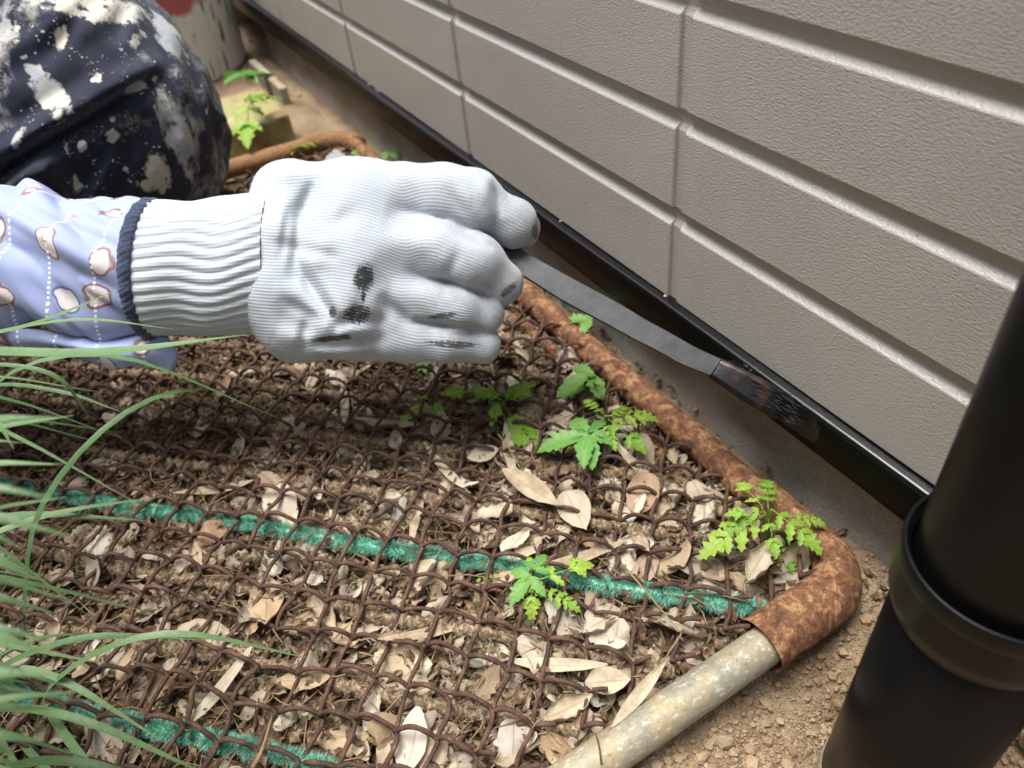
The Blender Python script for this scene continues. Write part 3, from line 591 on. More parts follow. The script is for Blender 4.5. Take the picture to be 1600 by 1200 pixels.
def pinnate(L, pairs, lob, dep, seed):
    """a compound leaf: terminal leaflet plus side leaflets on a rachis"""
    P = [(leaflet(L*.5, L*.32, lob, dep, .25, seed), 0, np.array([L*.5, 0, -.04*L]), 1)]
    for k in range(pairs):
        x = L*(.15+.4*k/max(1, pairs-1)) if pairs > 1 else L*.42; sc = .85-.18*abs(k-(pairs-1)/2)
        for sgn in (1, -1): P.append((leaflet(L*.36, L*.22, max(2, lob-1), dep, .3, seed+3*k+sgn), sgn*rad(52), np.array([x, 0, 0]), sc))
    v, f = tube([(0, 0, 0), (L*.3, 0, .004*L), (L*.55, 0, -.03*L)], L*.012, 4); P.append(((v, [list(q) for q in f], [1]*len(v)), 0, np.zeros(3), 1)); return leaf_part(P)
def palmate(L, seed):
    P = [(leaflet(L, L*.55, 5, .28, .2, seed), 0, np.array([.06*L, 0, 0]), 1)]
    for sgn in (1, -1): P.append((leaflet(L*.85, L*.5, 4, .28, .25, seed+sgn), sgn*rad(75), np.array([.03*L, 0, 0]), .85))
    return leaf_part(P)
def plant(name, label, base, leaves, mat, cat='seedling'):
    """leaves: list of (stem tip point, yaw, pitch, roll, mesh, scale)"""
    t = thing(name, label, cat, tuple(base))
    for (tip, yaw, pitch, roll, me, sc) in leaves:
        tip = np.array(tip)-base; st = spline([(0, 0, -.002), tip*np.array([.35, .35, .7]), tip], 8)
        obj('stem', mesh('stem', *tube(st, np.linspace(.0008, .0005, 8), 5)), mat, t)
        o = obj('leaf', me, mat, t, tip); o.rotation_euler = (roll, pitch, yaw); o.scale = (sc,)*3
    return t
PN = [pinnate(.03, 3, 4, .55, 11), pinnate(.03, 2, 4, .5, 21), pinnate(.03, 3, 3, .6, 31)]; PM = [palmate(.024, 41), palmate(.022, 47)]
FN = [pinnate(.03, 5, 3, .5, 61)]
def yaw_px(px, py, qx, qy, z): a = ong(px, py, z); b = ong(qx, qy, z); return math.atan2(b[1]-a[1], b[0]-a[0])
def lf(px, py, qx, qy, z, me, mul=1.0, pitch=.15, roll=0.0, L0=.03):
    """leaf whose base is seen at p and whose tip points to q, at height z"""
    a = ong(px, py, z); b = ong(qx, qy, z); d = b-a; return (a, math.atan2(d[1], d[0]), pitch, roll, me, np.linalg.norm(d)/L0*mul*1.18)
plant('cut_leaf_seedling', 'bright green cut leaved seedling growing through the corner of the mat by the rusty elbow', ong(1195, 870, 0), [
    lf(1195, 805, 1108, 845, .03, PN[0]), lf(1190, 790, 1160, 750, .034, PN[1], 1.1), lf(1205, 795, 1275, 840, .034, PN[0], 1.05), lf(1200, 790, 1200, 735, .037, PN[2], .9), lf(1195, 800, 1140, 795, .036, PN[1]), lf(1235, 805, 1300, 812, .03, PN[2], .8), lf(1200, 810, 1215, 860, .03, PN[1], .9), lf(1180, 800, 1130, 830, .031, PN[2], .9)], GREEN)
plant('cut_leaf_seedling', 'dark green small plant in shade under the bright corner seedling', ong(1225, 880, 0), [lf(1222, 850, 1240, 885, .012, PN[1]), lf(1215, 855, 1200, 890, .012, PN[2]), lf(1225, 845, 1255, 850, .014, PN[1])], DEEP)
plant('broad_leaf_seedling', 'broad toothed green seedling with spread leaflets beside the long grey leaf', ong(915, 690, 0), [
    lf(918, 680, 845, 690, .026, PM[0], .9, .1, 0, .024), lf(915, 678, 890, 645, .026, PM[1], .55, .1, 0, .022), lf(922, 680, 925, 722, .026, PM[1], .8, .2, 0, .022), lf(924, 676, 945, 650, .026, PM[0], .75, 0, 0, .024), lf(924, 680, 945, 682, .025, PM[1], .7, .2, 0, .022)], DEEP)
plant('cut_leaf_seedling', 'yellow green seedling with lobed leaves touching the long rusty pole', ong(955, 690, 0), [
    lf(945, 650, 1020, 640, .03, PN[0]), lf(950, 655, 1005, 690, .028, PN[1], .95), lf(940, 645, 925, 625, .03, PN[1]), lf(945, 660, 960, 690, .026, PN[2]), lf(935, 640, 905, 610, .03, PN[0], .7), lf(955, 650, 985, 625, .032, PN[2], .8)], GREEN)
plant('slim_leaf_seedling', 'upright seedling with two slim bright leaves next to the rusty pole middle', ong(925, 625, 0), [
    lf(925, 585, 862, 610, .03, BIG[0] if False else PM[1], .8, .1, 0, .024), lf(930, 590, 840, 628, .02, PM[0], .4, .1, 0, .02), lf(930, 600, 920, 575, .035, PN[1], .9), lf(935, 610, 945, 590, .034, PN[1], .7)], GREEN)
plant('fern_seedling', 'feathery pale green fern like seedling left of the broad seedling', ong(790, 660, 0), [
    lf(785, 625, 735, 595, .022, FN[0]), lf(785, 630, 830, 585, .024, FN[0]), lf(790, 640, 838, 690, .016, FN[0], 1.1), lf(780, 625, 765, 660, .02, FN[0], .8), lf(790, 625, 800, 590, .026, FN[0], .7)], GREEN)
plant('fern_seedling', 'yellowish feathery weed just below the gloved fingers', ong(680, 640, 0), [
    lf(675, 625, 625, 650, .014, FN[0]), lf(680, 620, 735, 598, .016, FN[0]), lf(680, 625, 690, 650, .014, FN[0], .9), lf(670, 625, 650, 610, .016, FN[0], .8)], GREEN)
plant('cut_leaf_seedling', 'seedling with long hanging leaf in front of the teal brush', ong(835, 930, 0), [
    lf(830, 888, 826, 968, .024, PN[0], .75, .5), lf(835, 890, 860, 850, .026, PM[1], .55, 0, 0, .022), lf(845, 905, 918, 870, .024, PN[1]), lf(850, 920, 905, 945, .02, PN[2], .9), lf(830, 900, 790, 940, .022, PM[0], .75, .2, 0, .024), lf(830, 890, 825, 862, .026, PN[1], .8), lf(825, 905, 815, 905, .022, PN[2], 1.6)], GREEN)
plant('slim_leaf_seedling', 'single narrow green leaf showing between the brush handle and the rusty pole', ong(915, 505, 0), [lf(925, 500, 858, 492, .022, PM[0], .5, .1, 0, .02), lf(905, 497, 930, 500, .02, PN[1], .7)], GREEN)
plant('slim_leaf_seedling', 'tiny green sprout right below the little finger', ong(660, 580, 0), [lf(658, 570, 650, 555, .012, PM[0], .7, 0, 0, .024), lf(660, 572, 675, 562, .012, PM[1], .7, 0, 0, .022), lf(660, 574, 668, 585, .012, PM[1], .6, 0, 0, .022)], DEEP)
plant('slim_leaf_seedling', 'tiny pale sprout by the wire at the left end of the teal brush', ong(760, 905, 0), [lf(760, 902, 745, 905, .013, PN[1], 1.0), lf(762, 900, 778, 897, .013, PN[1], 1.0)], DEEP)
plant('background_weed', 'pale green weed on the mossy slab behind the knee', ong(395, 165, .03), [lf(395, 160, 430, 140, .06, PN[1], 1), lf(390, 160, 378, 195, .05, PN[1], 1), lf(395, 158, 400, 130, .065, PN[2], .9)], GREEN)
plant('background_weed', 'light green weed on bare soil beyond the rusty far pole', ong(465, 235, 0), [lf(465, 232, 440, 238, .015, PN[1], 1.3), lf(465, 230, 490, 215, .02, PN[0], 1.2), lf(463, 230, 455, 222, .02, PN[2], 1.3)], GREEN)
plant('background_weed', 'small weed inside the far corner of the mat frame', ong(568, 240, 0), [lf(565, 236, 548, 230, .015, PM[0], 1.1, 0, 0, .024), lf(568, 238, 585, 245, .015, PM[1], 1, 0, 0, .022)], GREEN)
plant('background_weed', 'small weed between the far frame corner and the foundation', ong(610, 244, 0), [lf(608, 240, 600, 246, .012, PM[0], 1.5, 0, 0, .024), lf(610, 241, 622, 238, .012, PM[1], 1.4, 0, 0, .022)], GREEN)
plant('round_leaf_weed', 'round bluish green leaf against the foundation beyond the slab', ong(385, 122, 0), [lf(400, 118, 362, 112, .03, PM[0], 1.1, 0, .3, .024), lf(385, 120, 410, 112, .03, PM[1], 1.1, 0, 0, .022)], DEEP)

# ------------------------------------------------------------------ background: slab, board strip, bucket, scraper
c4 = [ong(*p, .03) for p in ((325, 152), (405, 133), (452, 178), (335, 215))]; c4[0] = c4[3]+(c4[1]-c4[2])*1.0; ext = (c4[3]-c4[2])*.8; c4[3] = c4[3]+ext; c4[0] = c4[0]+ext
V = np.array([(p[0], p[1], .03) for p in c4]+[(p[0], p[1], -.01) for p in c4])
sl_ = thing('paving_slab', 'mossy concrete paving slab on the soil behind the kneeling person', 'slab', me=mesh('paving_slab', V, [(0, 1, 2, 3), (7, 6, 5, 4), (0, 4, 5, 1), (1, 5, 6, 2), (2, 6, 7, 3), (3, 7, 4, 0)], False), mat=SLAB); bev(sl_, .004, 2)
a = ong(400, 118, .0); b = ong(447, 165, 0.0); V, F = box(a[0], b[0], -.040, -.030, -.005, .022); bev(thing('wood_strip', 'pale narrow strip lying between the mossy slab and the foundation', 'strip', me=mesh('wood_strip', V, F, False), mat=BOARD), .002)
bc = thing('paint_pail', 'grey paint dripped pail with pink smears standing behind the knee', 'pail', (-1.25, -.125, 0))
v, f = lathe([(.0, .003), (.100, .003), (.104, 0), (.106, .004), (.118, .20), (.1215, .203), (.1215, .212), (.118, .214), (.114, .205), (.101, .012), (0, .01)], 72); obj('body', mesh('body', v, f), BUCKET, bc)
hd = [(0.1225*math.cos(t), .1225*math.sin(t)*.25-.06*math.sin(t), .19+.0*t+.115*math.sin(t)) for t in np.linspace(0, math.pi, 24)]; obj('handle', mesh('handle', *tube(hd, .002, 6)), GALV, bc)
sA = thing('plastic_scraper', 'translucent grey plastic plate with rounded corner behind the gloved hand', 'plate')
pa, pb, pc_ = at(500, 262, .80), at(523, 232, .80), at(580, 262, .77); e1 = nrm(pb-pa); nn = nrm(np.cross(pb-pa, pc_-pb)); e2 = nrm(np.cross(nn, e1)); e2 = e2 if e2@(pc_-pb) > 0 else -e2
ol = [(-.045, 0)]+[(-.006+.006*math.sin(t), .006-.006*math.cos(t)) for t in np.linspace(0, math.pi/2, 6)]+[(0, .05), (-.045, .05)]
V = [pb+e1*x+e2*y for x, y in ol]; V2 = [p_-nn*.0015 for p_ in V]; n = len(V); F = [tuple(range(n)), tuple(range(2*n-1, n-1, -1))]+[(i, (i+1) % n, n+(i+1) % n, n+i) for i in range(n)]
obj('plate', mesh('plate', V+V2, F, False), CLEAR, sA)
V, F = tube([pb+e1*-.004+e2*.0035, pb+e1*-.0008+e2*.012, pb+e1*-.0008+e2*.045], .0009, 6); obj('rim', mesh('rim', V, F), BOARD, sA)

# ------------------------------------------------------------------ person: trousers, sleeve, glove
person = thing('person', 'kneeling person in paint splashed navy trousers, printed lavender sleeve and white work glove, painting', 'person', (-.72, -.3, 0))
PL = -np.array([-.72, -.3, 0])
# trousers (signed distance in camera space)
def P3(px, py, Z): return cs(px, py, Z)
KN = P3(112, 188, .625); RK = 224*.625/FPX
def trous(p):
    hip = P3(-360, -60, .66); foot = P3(-360, 410, .74)
    d = smin(cap_d(p, KN, hip, RK, .125), cap_d(p, KN+[0, .012, .03], foot, RK*.86, .085), .03)
    q = (p[:, :2]/p[:, 2:3])*FPX+[800, 600]
    def ridge(x0, y0, x1, y1, wd, amp, off=0):
        a = np.array([x0, y0]); b = np.array([x1, y1]); ab = b-a; t = np.clip(((q-a)@ab)/(ab@ab), 0, 1); e = q-a-t[:, None]*ab
        sd = (e[:, 0]*-ab[1]+e[:, 1]*ab[0])/np.linalg.norm(ab); ends = np.exp(-(np.maximum(np.linalg.norm(e, axis=1)**2-sd**2, 0))/(30**2)); fall = np.sin(np.pi*np.clip(t*.9+.1, 0, 1))**.5
        return amp*np.exp(-(sd/wd)**2)*ends*fall
    d = d-ridge(-40, 262, 255, 90, 17, .014)+ridge(-30, 288, 250, 118, 10, .016)-ridge(-20, 318, 240, 160, 14, .006)
    d = d-ridge(-60, 345, 70, 262, 22, .012)+ridge(-60, 300, 60, 285, 14, .009)-ridge(70, 262, 95, 330, 16, .007)
    d = d+ridge(290, 60, 325, 250, 12, .004)-ridge(268, 70, 300, 270, 16, .004)-ridge(318, 120, 322, 260, 9, .003)
    d = d+ridge(100, 215, 130, 300, 14, .004)+ridge(0, 120, 140, 60, 18, .003)-ridge(30, 20, 150, 10, 24, .004)
    for f_ in ((255, 95, 300, 200, 12, .004), (235, 105, 270, 230, 10, .0035), (215, 125, 235, 260, 11, .003), (150, 0, 60, 90, 16, .004), (200, -10, 175, 70, 12, .003), (-20, 60, 90, 20, 18, .004), (20, 190, 150, 110, 12, .0025), (160, 225, 120, 310, 12, .004), (200, 215, 185, 310, 10, .003), (60, 230, -30, 300, 12, .005)): d = d+ridge(*f_)-ridge(f_[0]+22, f_[1]+10, f_[2]+22, f_[3]+10, f_[4], f_[5]*.9)
    c_, s_ = math.cos(-.55), math.sin(-.55); u_ = p[:, 0]*c_+p[:, 1]*s_; v_ = -p[:, 0]*s_+p[:, 1]*c_; wq2 = .02*vnoise(p, 9, 40)
    R_ = np.abs(vnoise(np.stack([u_*8, (v_+wq2)*26, p[:, 2]*14], 1), 1, 70))**.85; R2 = np.abs(vnoise(np.stack([u_*20, (v_+wq2)*12, p[:, 2]*20], 1), 1.6, 30))
    return d+.008*R_-.003+.003*R2+.0016*vnoise(p, 60, 5)
lo = np.minimum(KN, P3(-430, -60, .66))-[.14, .17, .16]; hi = np.maximum(KN, P3(-430, 420, .74))+[.16, .13, .12]
V, F = surf_nets(trous, lo, hi, .0036); q = (V[:, :2]/V[:, 2:3])*FPX+[800, 600]; ptv = np.zeros(len(V))
for x, y, rx, ry, ro in ((80, 150, 48, 26, .9), (95, 60, 12, 30, .2), (160, 15, 90, 26, .15), (275, 205, 24, 75, -.35), (245, 270, 24, 30, .2), (215, 60, 12, 20, .4), (215, 135, 24, 9, -.3), (175, 213, 13, 13, 0), (128, 228, 9, 11, 0), (122, 292, 10, 22, -.4), (104, 230, 5, 20, -.4), (30, 215, 8, 22, .4), (15, 40, 20, 16, 0), (150, 118, 14, 10, .5), (262, 55, 20, 50, -.6), (60, 115, 26, 14, .6), (240, 290, 30, 14, 0)):
    c_, s_ = math.cos(ro), math.sin(ro); dx, dy = q[:, 0]-x, q[:, 1]-y; ptv = np.maximum(ptv, np.clip(1.2-.75*(((dx*c_+dy*s_)/rx)**2+((-dx*s_+dy*c_)/ry)**2), 0, 1)*(V[:, 2] < KN[2]+.04))
V = w_(V); obj('trousers', mesh('trousers', V+PL, F, attrs={'pt': ptv}), TROUS, person)
# upper body out of frame: jacket leaning forward over the knee, upper arm down to the sleeve
def jacket(p):
    wp_ = p; a_ = cap_d(p, (np.array([-.92, -.66, .22])-CAMP)@RC, (np.array([-.80, -.60, .62])-CAMP)@RC, .15, .165)
    sh = (np.array([-.76, -.46, .62])-CAMP)@RC; el_ = (np.array([-.66, -.52, .26])-CAMP)@RC; wr_ = cs(-300, 424, .436)
    return smin(smin(a_, cap_d(p, sh, el_, .07, .055), .03), cap_d(p, el_, wr_, .055, .047), .02)+.003*vnoise(p, 20)
cpts = (np.array([[-.92, -.66, .22], [-.80, -.60, .62], [-.76, -.46, .62], [-.66, -.52, .26]])-CAMP)@RC; cpts = np.vstack([cpts, cs(-300, 424, .436)])
V, F = surf_nets(jacket, cpts.min(0)-.2, cpts.max(0)+.2, .012); obj('jacket', mesh('jacket', w_(V)+PL, F, attrs={'pt': np.zeros(len(V))}), TROUS, person)
# sleeve: tube with slanting wrinkles
ZA = .432
nu, nv = 160, 170; ang = np.arange(nu)*2*np.pi/nu; tt = np.linspace(0, 1, nv)
ax_px = np.interp(tt, [0, .55, .75, 1], [-330, 0, 110, 246]); top = np.interp(ax_px, [-330, 0, 60, 110, 160, 200, 246], [262, 297, 298, 304, 312, 318, 318]); bot = np.interp(ax_px, [-330, 0, 60, 120, 180, 246], [585, 524, 516, 522, 528, 524])
cyp = (top+bot)/2; hr = (bot-top)/2*ZA/FPX
A, Tm = np.meshgrid(ang, np.arange(nv), indexing='ij'); axx = ax_px[Tm]
wr = .0030*np.sin((axx+ -150*np.cos(A)*-1)/27+1.6*np.sin(axx/70))*np.clip((axx+330)/120, 0, 1)+.0012*np.sin((axx+210*np.cos(A))/15.5+2*np.sin(axx/45)+A*1.5)+.0016*np.abs(np.sin((axx+170*np.cos(A)+30*np.sin(A*3))/19))
damp = np.clip((246-axx)/40, .15, 1); Q_ = np.stack([(axx+110*np.cos(A))/38, A*.9+axx/200, 0*A], -1).reshape(-1, 3); wr += (.0042*np.abs(vnoise(Q_, 1.0, 12))-.0015).reshape(wr.shape); wr *= damp; r_ = hr[Tm]+wr-.0008
Px = (axx-800)/FPX*ZA; Py = (cyp[Tm]-600)/FPX*ZA-np.cos(A)*r_; Pz = ZA-np.sin(A)*r_*.92+.004*0
SV = np.stack([Px, Py, Pz], -1).reshape(-1, 3); me = mesh('sleeve', w_(SV)+PL, grid_faces(nu, nv, True)[:, ::-1])
ul = me.uv_layers.new(name='uv'); li = np.zeros(len(me.loops), np.int32); me.loops.foreach_get('vertex_index', li)
U = np.stack([axx.ravel()*ZA/FPX, (A*.038).ravel()], 1); ul.data.foreach_set('uv', U[li].astype(np.float32).ravel())
sleeve = obj('sleeve', me, SLEEVE, person)
# loose hem flap under the wrist
hem = np.array([[(x, y, z) for (x, y, z) in row] for row in [
    [(-60, 528, .425), (30, 514, .42), (95, 520, .418), (160, 530, .42), (225, 522, .425), (262, 525, .43)],
    [(-60, 550, .428), (30, 532, .422), (95, 538, .415), (160, 548, .414), (225, 545, .42), (275, 545, .43)],
    [(-60, 560, .435), (40, 548, .43), (110, 552, .425), (165, 565, .418), (215, 560, .42), (278, 562, .432)],
    [(-60, 566, .44), (50, 556, .44), (120, 560, .436), (175, 578, .424), (215, 572, .426), (268, 582, .434)]]], float)
hv = np.stack([spline(r, 40) for r in hem], 0); hv = np.stack([spline(hv[:, j], 14) for j in range(40)], 1)
HV = np.array([[cs(*q) for q in r] for r in hv]).reshape(-1, 3); me = mesh('hem_flap', w_(HV)+PL, grid_faces(14, 40))
ul = me.uv_layers.new(name='uv'); li = np.zeros(len(me.loops), np.int32); me.loops.foreach_get('vertex_index', li)
U = np.stack([HV[:, 0]+.3, HV[:, 1]+.33], 1); ul.data.foreach_set('uv', U[li].astype(np.float32).ravel()); hf = obj('hem_flap', me, SLEEVE, sleeve)
sm = hf.modifiers.new('s', 'SOLIDIFY'); sm.thickness = .0009
# glove
Z0 = .42
def B(px, py, dz, r): Z = Z0+dz/1000; return (cs(px, py, Z), r*Z/FPX)
RAYS = [[B(462, 320, 4, 64), B(560, 314, 0, 60), B(622, 306, 1, 50)], [B(455, 395, 2, 72), B(560, 392, -4, 66), B(622, 386, -3, 50)], [B(455, 460, 3, 70), B(560, 468, -1, 62), B(612, 466, 1, 46)], [B(465, 505, 8, 56), B(560, 505, 5, 50), B(640, 522, 4, 40)]]
DIG = [[B(640, 303, 1, 48), B(690, 304, -1, 48), B(742, 316, -1, 48), B(770, 332, 3, 35), B(802, 348, 6, 38), B(815, 358, 14, 29), B(800, 372, 22, 24)],
       [B(640, 380, -2, 49), B(690, 390, -5, 48), B(742, 410, -5, 45), B(784, 442, 2, 31), B(776, 452, 22, 29), B(740, 440, 36, 26)],
       [B(630, 466, 1, 46), B(716, 482, -2, 40), B(756, 490, 3, 30), B(745, 490, 22, 27), B(705, 480, 34, 25)],
       [B(630, 522, 4, 39), B(698, 532, 3, 34), B(754, 540, 8, 27), B(742, 538, 24, 24), B(705, 530, 32, 22)]]
THUMB = [B(505, 350, 26, 46), B(600, 372, 42, 38), B(690, 392, 46, 31), B(768, 408, 38, 25)]
RING = [B(446, 308, 6, 52), B(440, 380, -4, 58), B(442, 450, -2, 60), B(468, 512, 8, 50)]
def qpx(p): return (p[:, :2]/p[:, 2:3])*FPX+[800, 600]
def lines(q, L):
    d = 0
    for x0, y0, x1, y1, wd, amp in L:
        a = np.array([x0, y0]); ab = np.array([x1-x0, y1-y0]); t = np.clip(((q-a)@ab)/(ab@ab), 0, 1); e = np.linalg.norm(q-a-t[:, None]*ab, axis=1)
        d = d+amp*np.exp(-(e/wd)**2)*np.sin(np.pi*np.clip(.08+.84*t, 0, 1))**.6
    return d
CREASE = [(430, 380, 520, 400, 10, .0012), (505, 360, 560, 330, 16, .0012), (530, 505, 600, 500, 9, .0014), (480, 500, 470, 550, 9, .0016), (445, 470, 500, 500, 9, .0014), (684, 340, 765, 386, 6, .0013), (676, 433, 765, 466, 6, .0008), (650, 502, 750, 514, 5, .0022), (492, 285, 470, 335, 13, .0034), (470, 330, 458, 430, 11, .0024), (462, 405, 490, 450, 9, .0018), (470, 430, 530, 505, 10, .0022), (480, 540, 590, 530, 9, .0022), (590, 545, 600, 470, 14, .0020), (600, 470, 640, 505, 10, .0022), (560, 470, 600, 430, 22, .0014), (700, 300, 730, 340, 10, .001), (735, 285, 752, 330, 8, .001), (715, 395, 700, 430, 9, .0008), (450, 330, 440, 400, 8, .0014), (520, 520, 560, 480, 10, .0012), (600, 330, 660, 345, 22, .0012), (770, 290, 782, 330, 8, .0022), (520, 300, 500, 360, 14, .001)]
BULGE = [(600, 380, 690, 372, 20, .0012), (610, 460, 670, 462, 16, .001), (470, 460, 520, 530, 12, .0016), (445, 300, 440, 380, 12, .0012), (430, 275, 470, 262, 18, .002), (430, 520, 520, 552, 20, .0035), (520, 290, 490, 420, 20, .0018), (560, 420, 545, 500, 26, .0016), (505, 440, 545, 520, 12, .0016)]
def glove(p):
    body = None
    for c in RAYS:
        e = chain_d(p, c, .012); body = e if body is None else smin(body, e, .016)
    fing = None
    for c in DIG:
        e = chain_d(p, c, .003); fing = e if fing is None else smin(fing, e, .0012)
    d = smin(body, fing, .006); d = smin(d, chain_d(p, THUMB, .006), .006); d = smin(d, chain_d(p, RING, .01), .007)
    q = qpx(p); front = np.clip((Z0+.012-p[:, 2])/.02, 0, 1)
    d = d+(1.6*lines(q, CREASE)-1.3*lines(q, BULGE))*front
    hole = cap_d(p, cs(380, 405, Z0), cs(425, 405, Z0), .026, .022)
    return d+.0009*vnoise(p*[1, 1.4, 1], 42)+.0005*vnoise(p, 110, 4)
lo = cs(395, 235, .37)+[-.003, -.004, 0]; hi = cs(850, 585, .50); lo[0] = cs(395, 0, .42)[0]-.004; lo[1] = cs(0, 235, .43)[1]-.006; lo[2] = .372; hi[2] = .50
V, F = surf_nets(glove, lo, hi, .00125)
q = qpx(V); nV = len(V)
# knit coordinates blended along the hand and every digit
zf = np.zeros(nV); gw = lambda x: .26*np.clip(x-520, 0, 150); tb = (q[:, 1]-gw(q[:, 0])+5*np.sin(q[:, 0]/40))*Z0/FPX; sb = q[:, 0]*Z0/FPX; ktw = [np.full(nV, 1e-3)]; kts = [tb]; kss = [sb]
db = None
for c in RAYS:
    e = chain_d(V, c, .012); db = e if db is None else np.minimum(db, e)
ktw = [np.exp(-np.clip(db, 0, 1)/.0025)+1e-6]
for c, base in zip(DIG, (306, 388, 470, 524)):
    best = np.full(nV, 1e9); T_ = np.zeros(nV); S_ = np.zeros(nV); acc = 0
    for (a, ra), (b, rb) in zip(c[:-1], c[1:]):
        ab = b-a; Ls = np.linalg.norm(ab); t = np.clip(((V-a)@ab)/(ab@ab), 0, 1); e = V-a-t[:, None]*ab; dd = np.linalg.norm(e, axis=1)-(ra+(rb-ra)*t)
        m = dd < best; best[m] = dd[m]; side = np.cross(ab/Ls, [0, 0, -1.]); side = side/np.linalg.norm(side) if np.linalg.norm(side) > .2 else np.array([0, 1., 0]); side = side*np.sign(side[1] if abs(side[1]) > .1 else 1)
        tr = e@side; dep = e[:, 2]; an = np.arctan2(tr, -dep); T_[m] = ((base-gw(c[0][0][0]/c[0][0][2]*FPX+800))*Z0/FPX+an*ra)[m]; S_[m] = (c[0][0][0]+acc+t*Ls)[m]+800*Z0/FPX; acc += Ls
    ktw.append(np.exp(-np.clip(best, 0, 1)/.0018)*np.clip((V[:, 0]-c[0][0][0]+.006)/.014, 0, 1)); kts.append(T_); kss.append(S_)
ws_ = np.array(ktw); ws_ /= ws_.sum(0); kt = (ws_*np.array(kts)).sum(0); ks = (ws_*np.array(kss)).sum(0)
back = (V[:, 2]-Z0)
def blob(x, y, rx, ry, rot=0): 
    c, s = math.cos(rot), math.sin(rot); dx, dy = q[:, 0]-x, q[:, 1]-y; return np.clip(1.15-.5*(((dx*c+dy*s)/rx)**2+((-dx*s+dy*c)/ry)**2), 0, 1)
frontm = (V[:, 2] < Z0+.012)
stain = np.zeros(nV)
for bb in ((569, 434, 17, 22, .2), (558, 490, 22, 15, -.2), (520, 488, 6, 10, 0), (512, 530, 22, 5, -.1), (538, 527, 12, 5, 0), (795, 452, 18, 6, -.7), (692, 493, 24, 5, -.1), (836, 362, 5, 12, 0), (706, 538, 40, 6, .05), (568, 462, 4, 12, 0)): stain = np.maximum(stain, blob(*bb)*frontm)
dirt = np.zeros(nV)
for bb in ((770, 440, 50, 45, 0), (730, 470, 60, 40, 0), (735, 535, 70, 40, 0), (815, 360, 40, 40, 0), (570, 540, 16, 14, 0), (700, 500, 90, 25, 0), (780, 375, 60, 16, .3)): dirt = np.maximum(dirt, .38*blob(*bb))
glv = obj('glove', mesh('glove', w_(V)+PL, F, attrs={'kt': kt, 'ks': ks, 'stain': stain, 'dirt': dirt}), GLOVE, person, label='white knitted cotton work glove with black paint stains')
# loose cotton fuzz on the glove
i = rng.integers(0, nV, 5200); nr = np.zeros(len(glv.data.vertices)*3, np.float32); glv.data.vertices.foreach_get('normal', nr); nr = nr.reshape(-1, 3)
v, f = bristle_tris((w_(V)+PL)[i], nr[i]+.9*rng.standard_normal((len(i), 3)), rng.uniform(.0008, .0028, len(i)), .00004); obj('fuzz', mesh('fuzz', v, f, False), CUFF, glv, kind='stuff')
# ribbed cuff
nu, nv = 480, 100; ang = np.arange(nu)*2*np.pi/nu; sx_ = np.linspace(236, 432, nv)
top = np.interp(sx_, [236, 300, 360, 432], [312, 310, 305, 290]); bot = np.interp(sx_, [236, 300, 380, 432], [526, 522, 524, 520]); hy = (bot-top)/2*Z0/FPX; cy_ = (top+bot)/2
A, J = np.meshgrid(ang, np.arange(nv), indexing='ij'); NR = 38
wv_ = .16*np.sin(sx_[J]/26+A*2)*np.clip((sx_[J]-250)/80, 0, 1); rib = .5+.5*np.cos(NR*(A+wv_*.35)); rb = hy[J]*(1)+.0013*(rib**.6)-.0013+.0008*np.sin(sx_[J]/18+A*3)
Px = (sx_[J]-800)/FPX*Z0; Py = (cy_[J]-600)/FPX*Z0-np.cos(A)*rb; Pz = Z0+.006-np.sin(A)*rb*.86
CV = np.stack([Px, Py, Pz], -1).reshape(-1, 3); kt = (A*.0378).ravel(); ks = Px.ravel()
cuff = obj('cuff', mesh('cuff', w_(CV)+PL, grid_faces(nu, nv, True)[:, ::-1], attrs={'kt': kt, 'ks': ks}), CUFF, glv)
nu, nv = 300, 12; ang = np.arange(nu)*2*np.pi/nu; A, J = np.meshgrid(ang, np.arange(nv), indexing='ij'); th = J/(nv-1)*np.pi
px_ = 231+10*(-np.cos(th))-3*np.cos(A)*0; rb = (214/2)*Z0/FPX+.0022*np.sin(th)-.0006+.0003*np.sin(A*70+J)+.0004*np.sin(A*23)
BV = np.stack([(px_+4*np.cos(A)-800)/FPX*Z0, (419-600)/FPX*Z0-np.cos(A)*rb, Z0+.006-np.sin(A)*rb*.88], -1).reshape(-1, 3)
obj('cuff_band', mesh('cuff_band', w_(BV)+PL, grid_faces(nu, nv, True)[:, ::-1]), NAVY, glv)

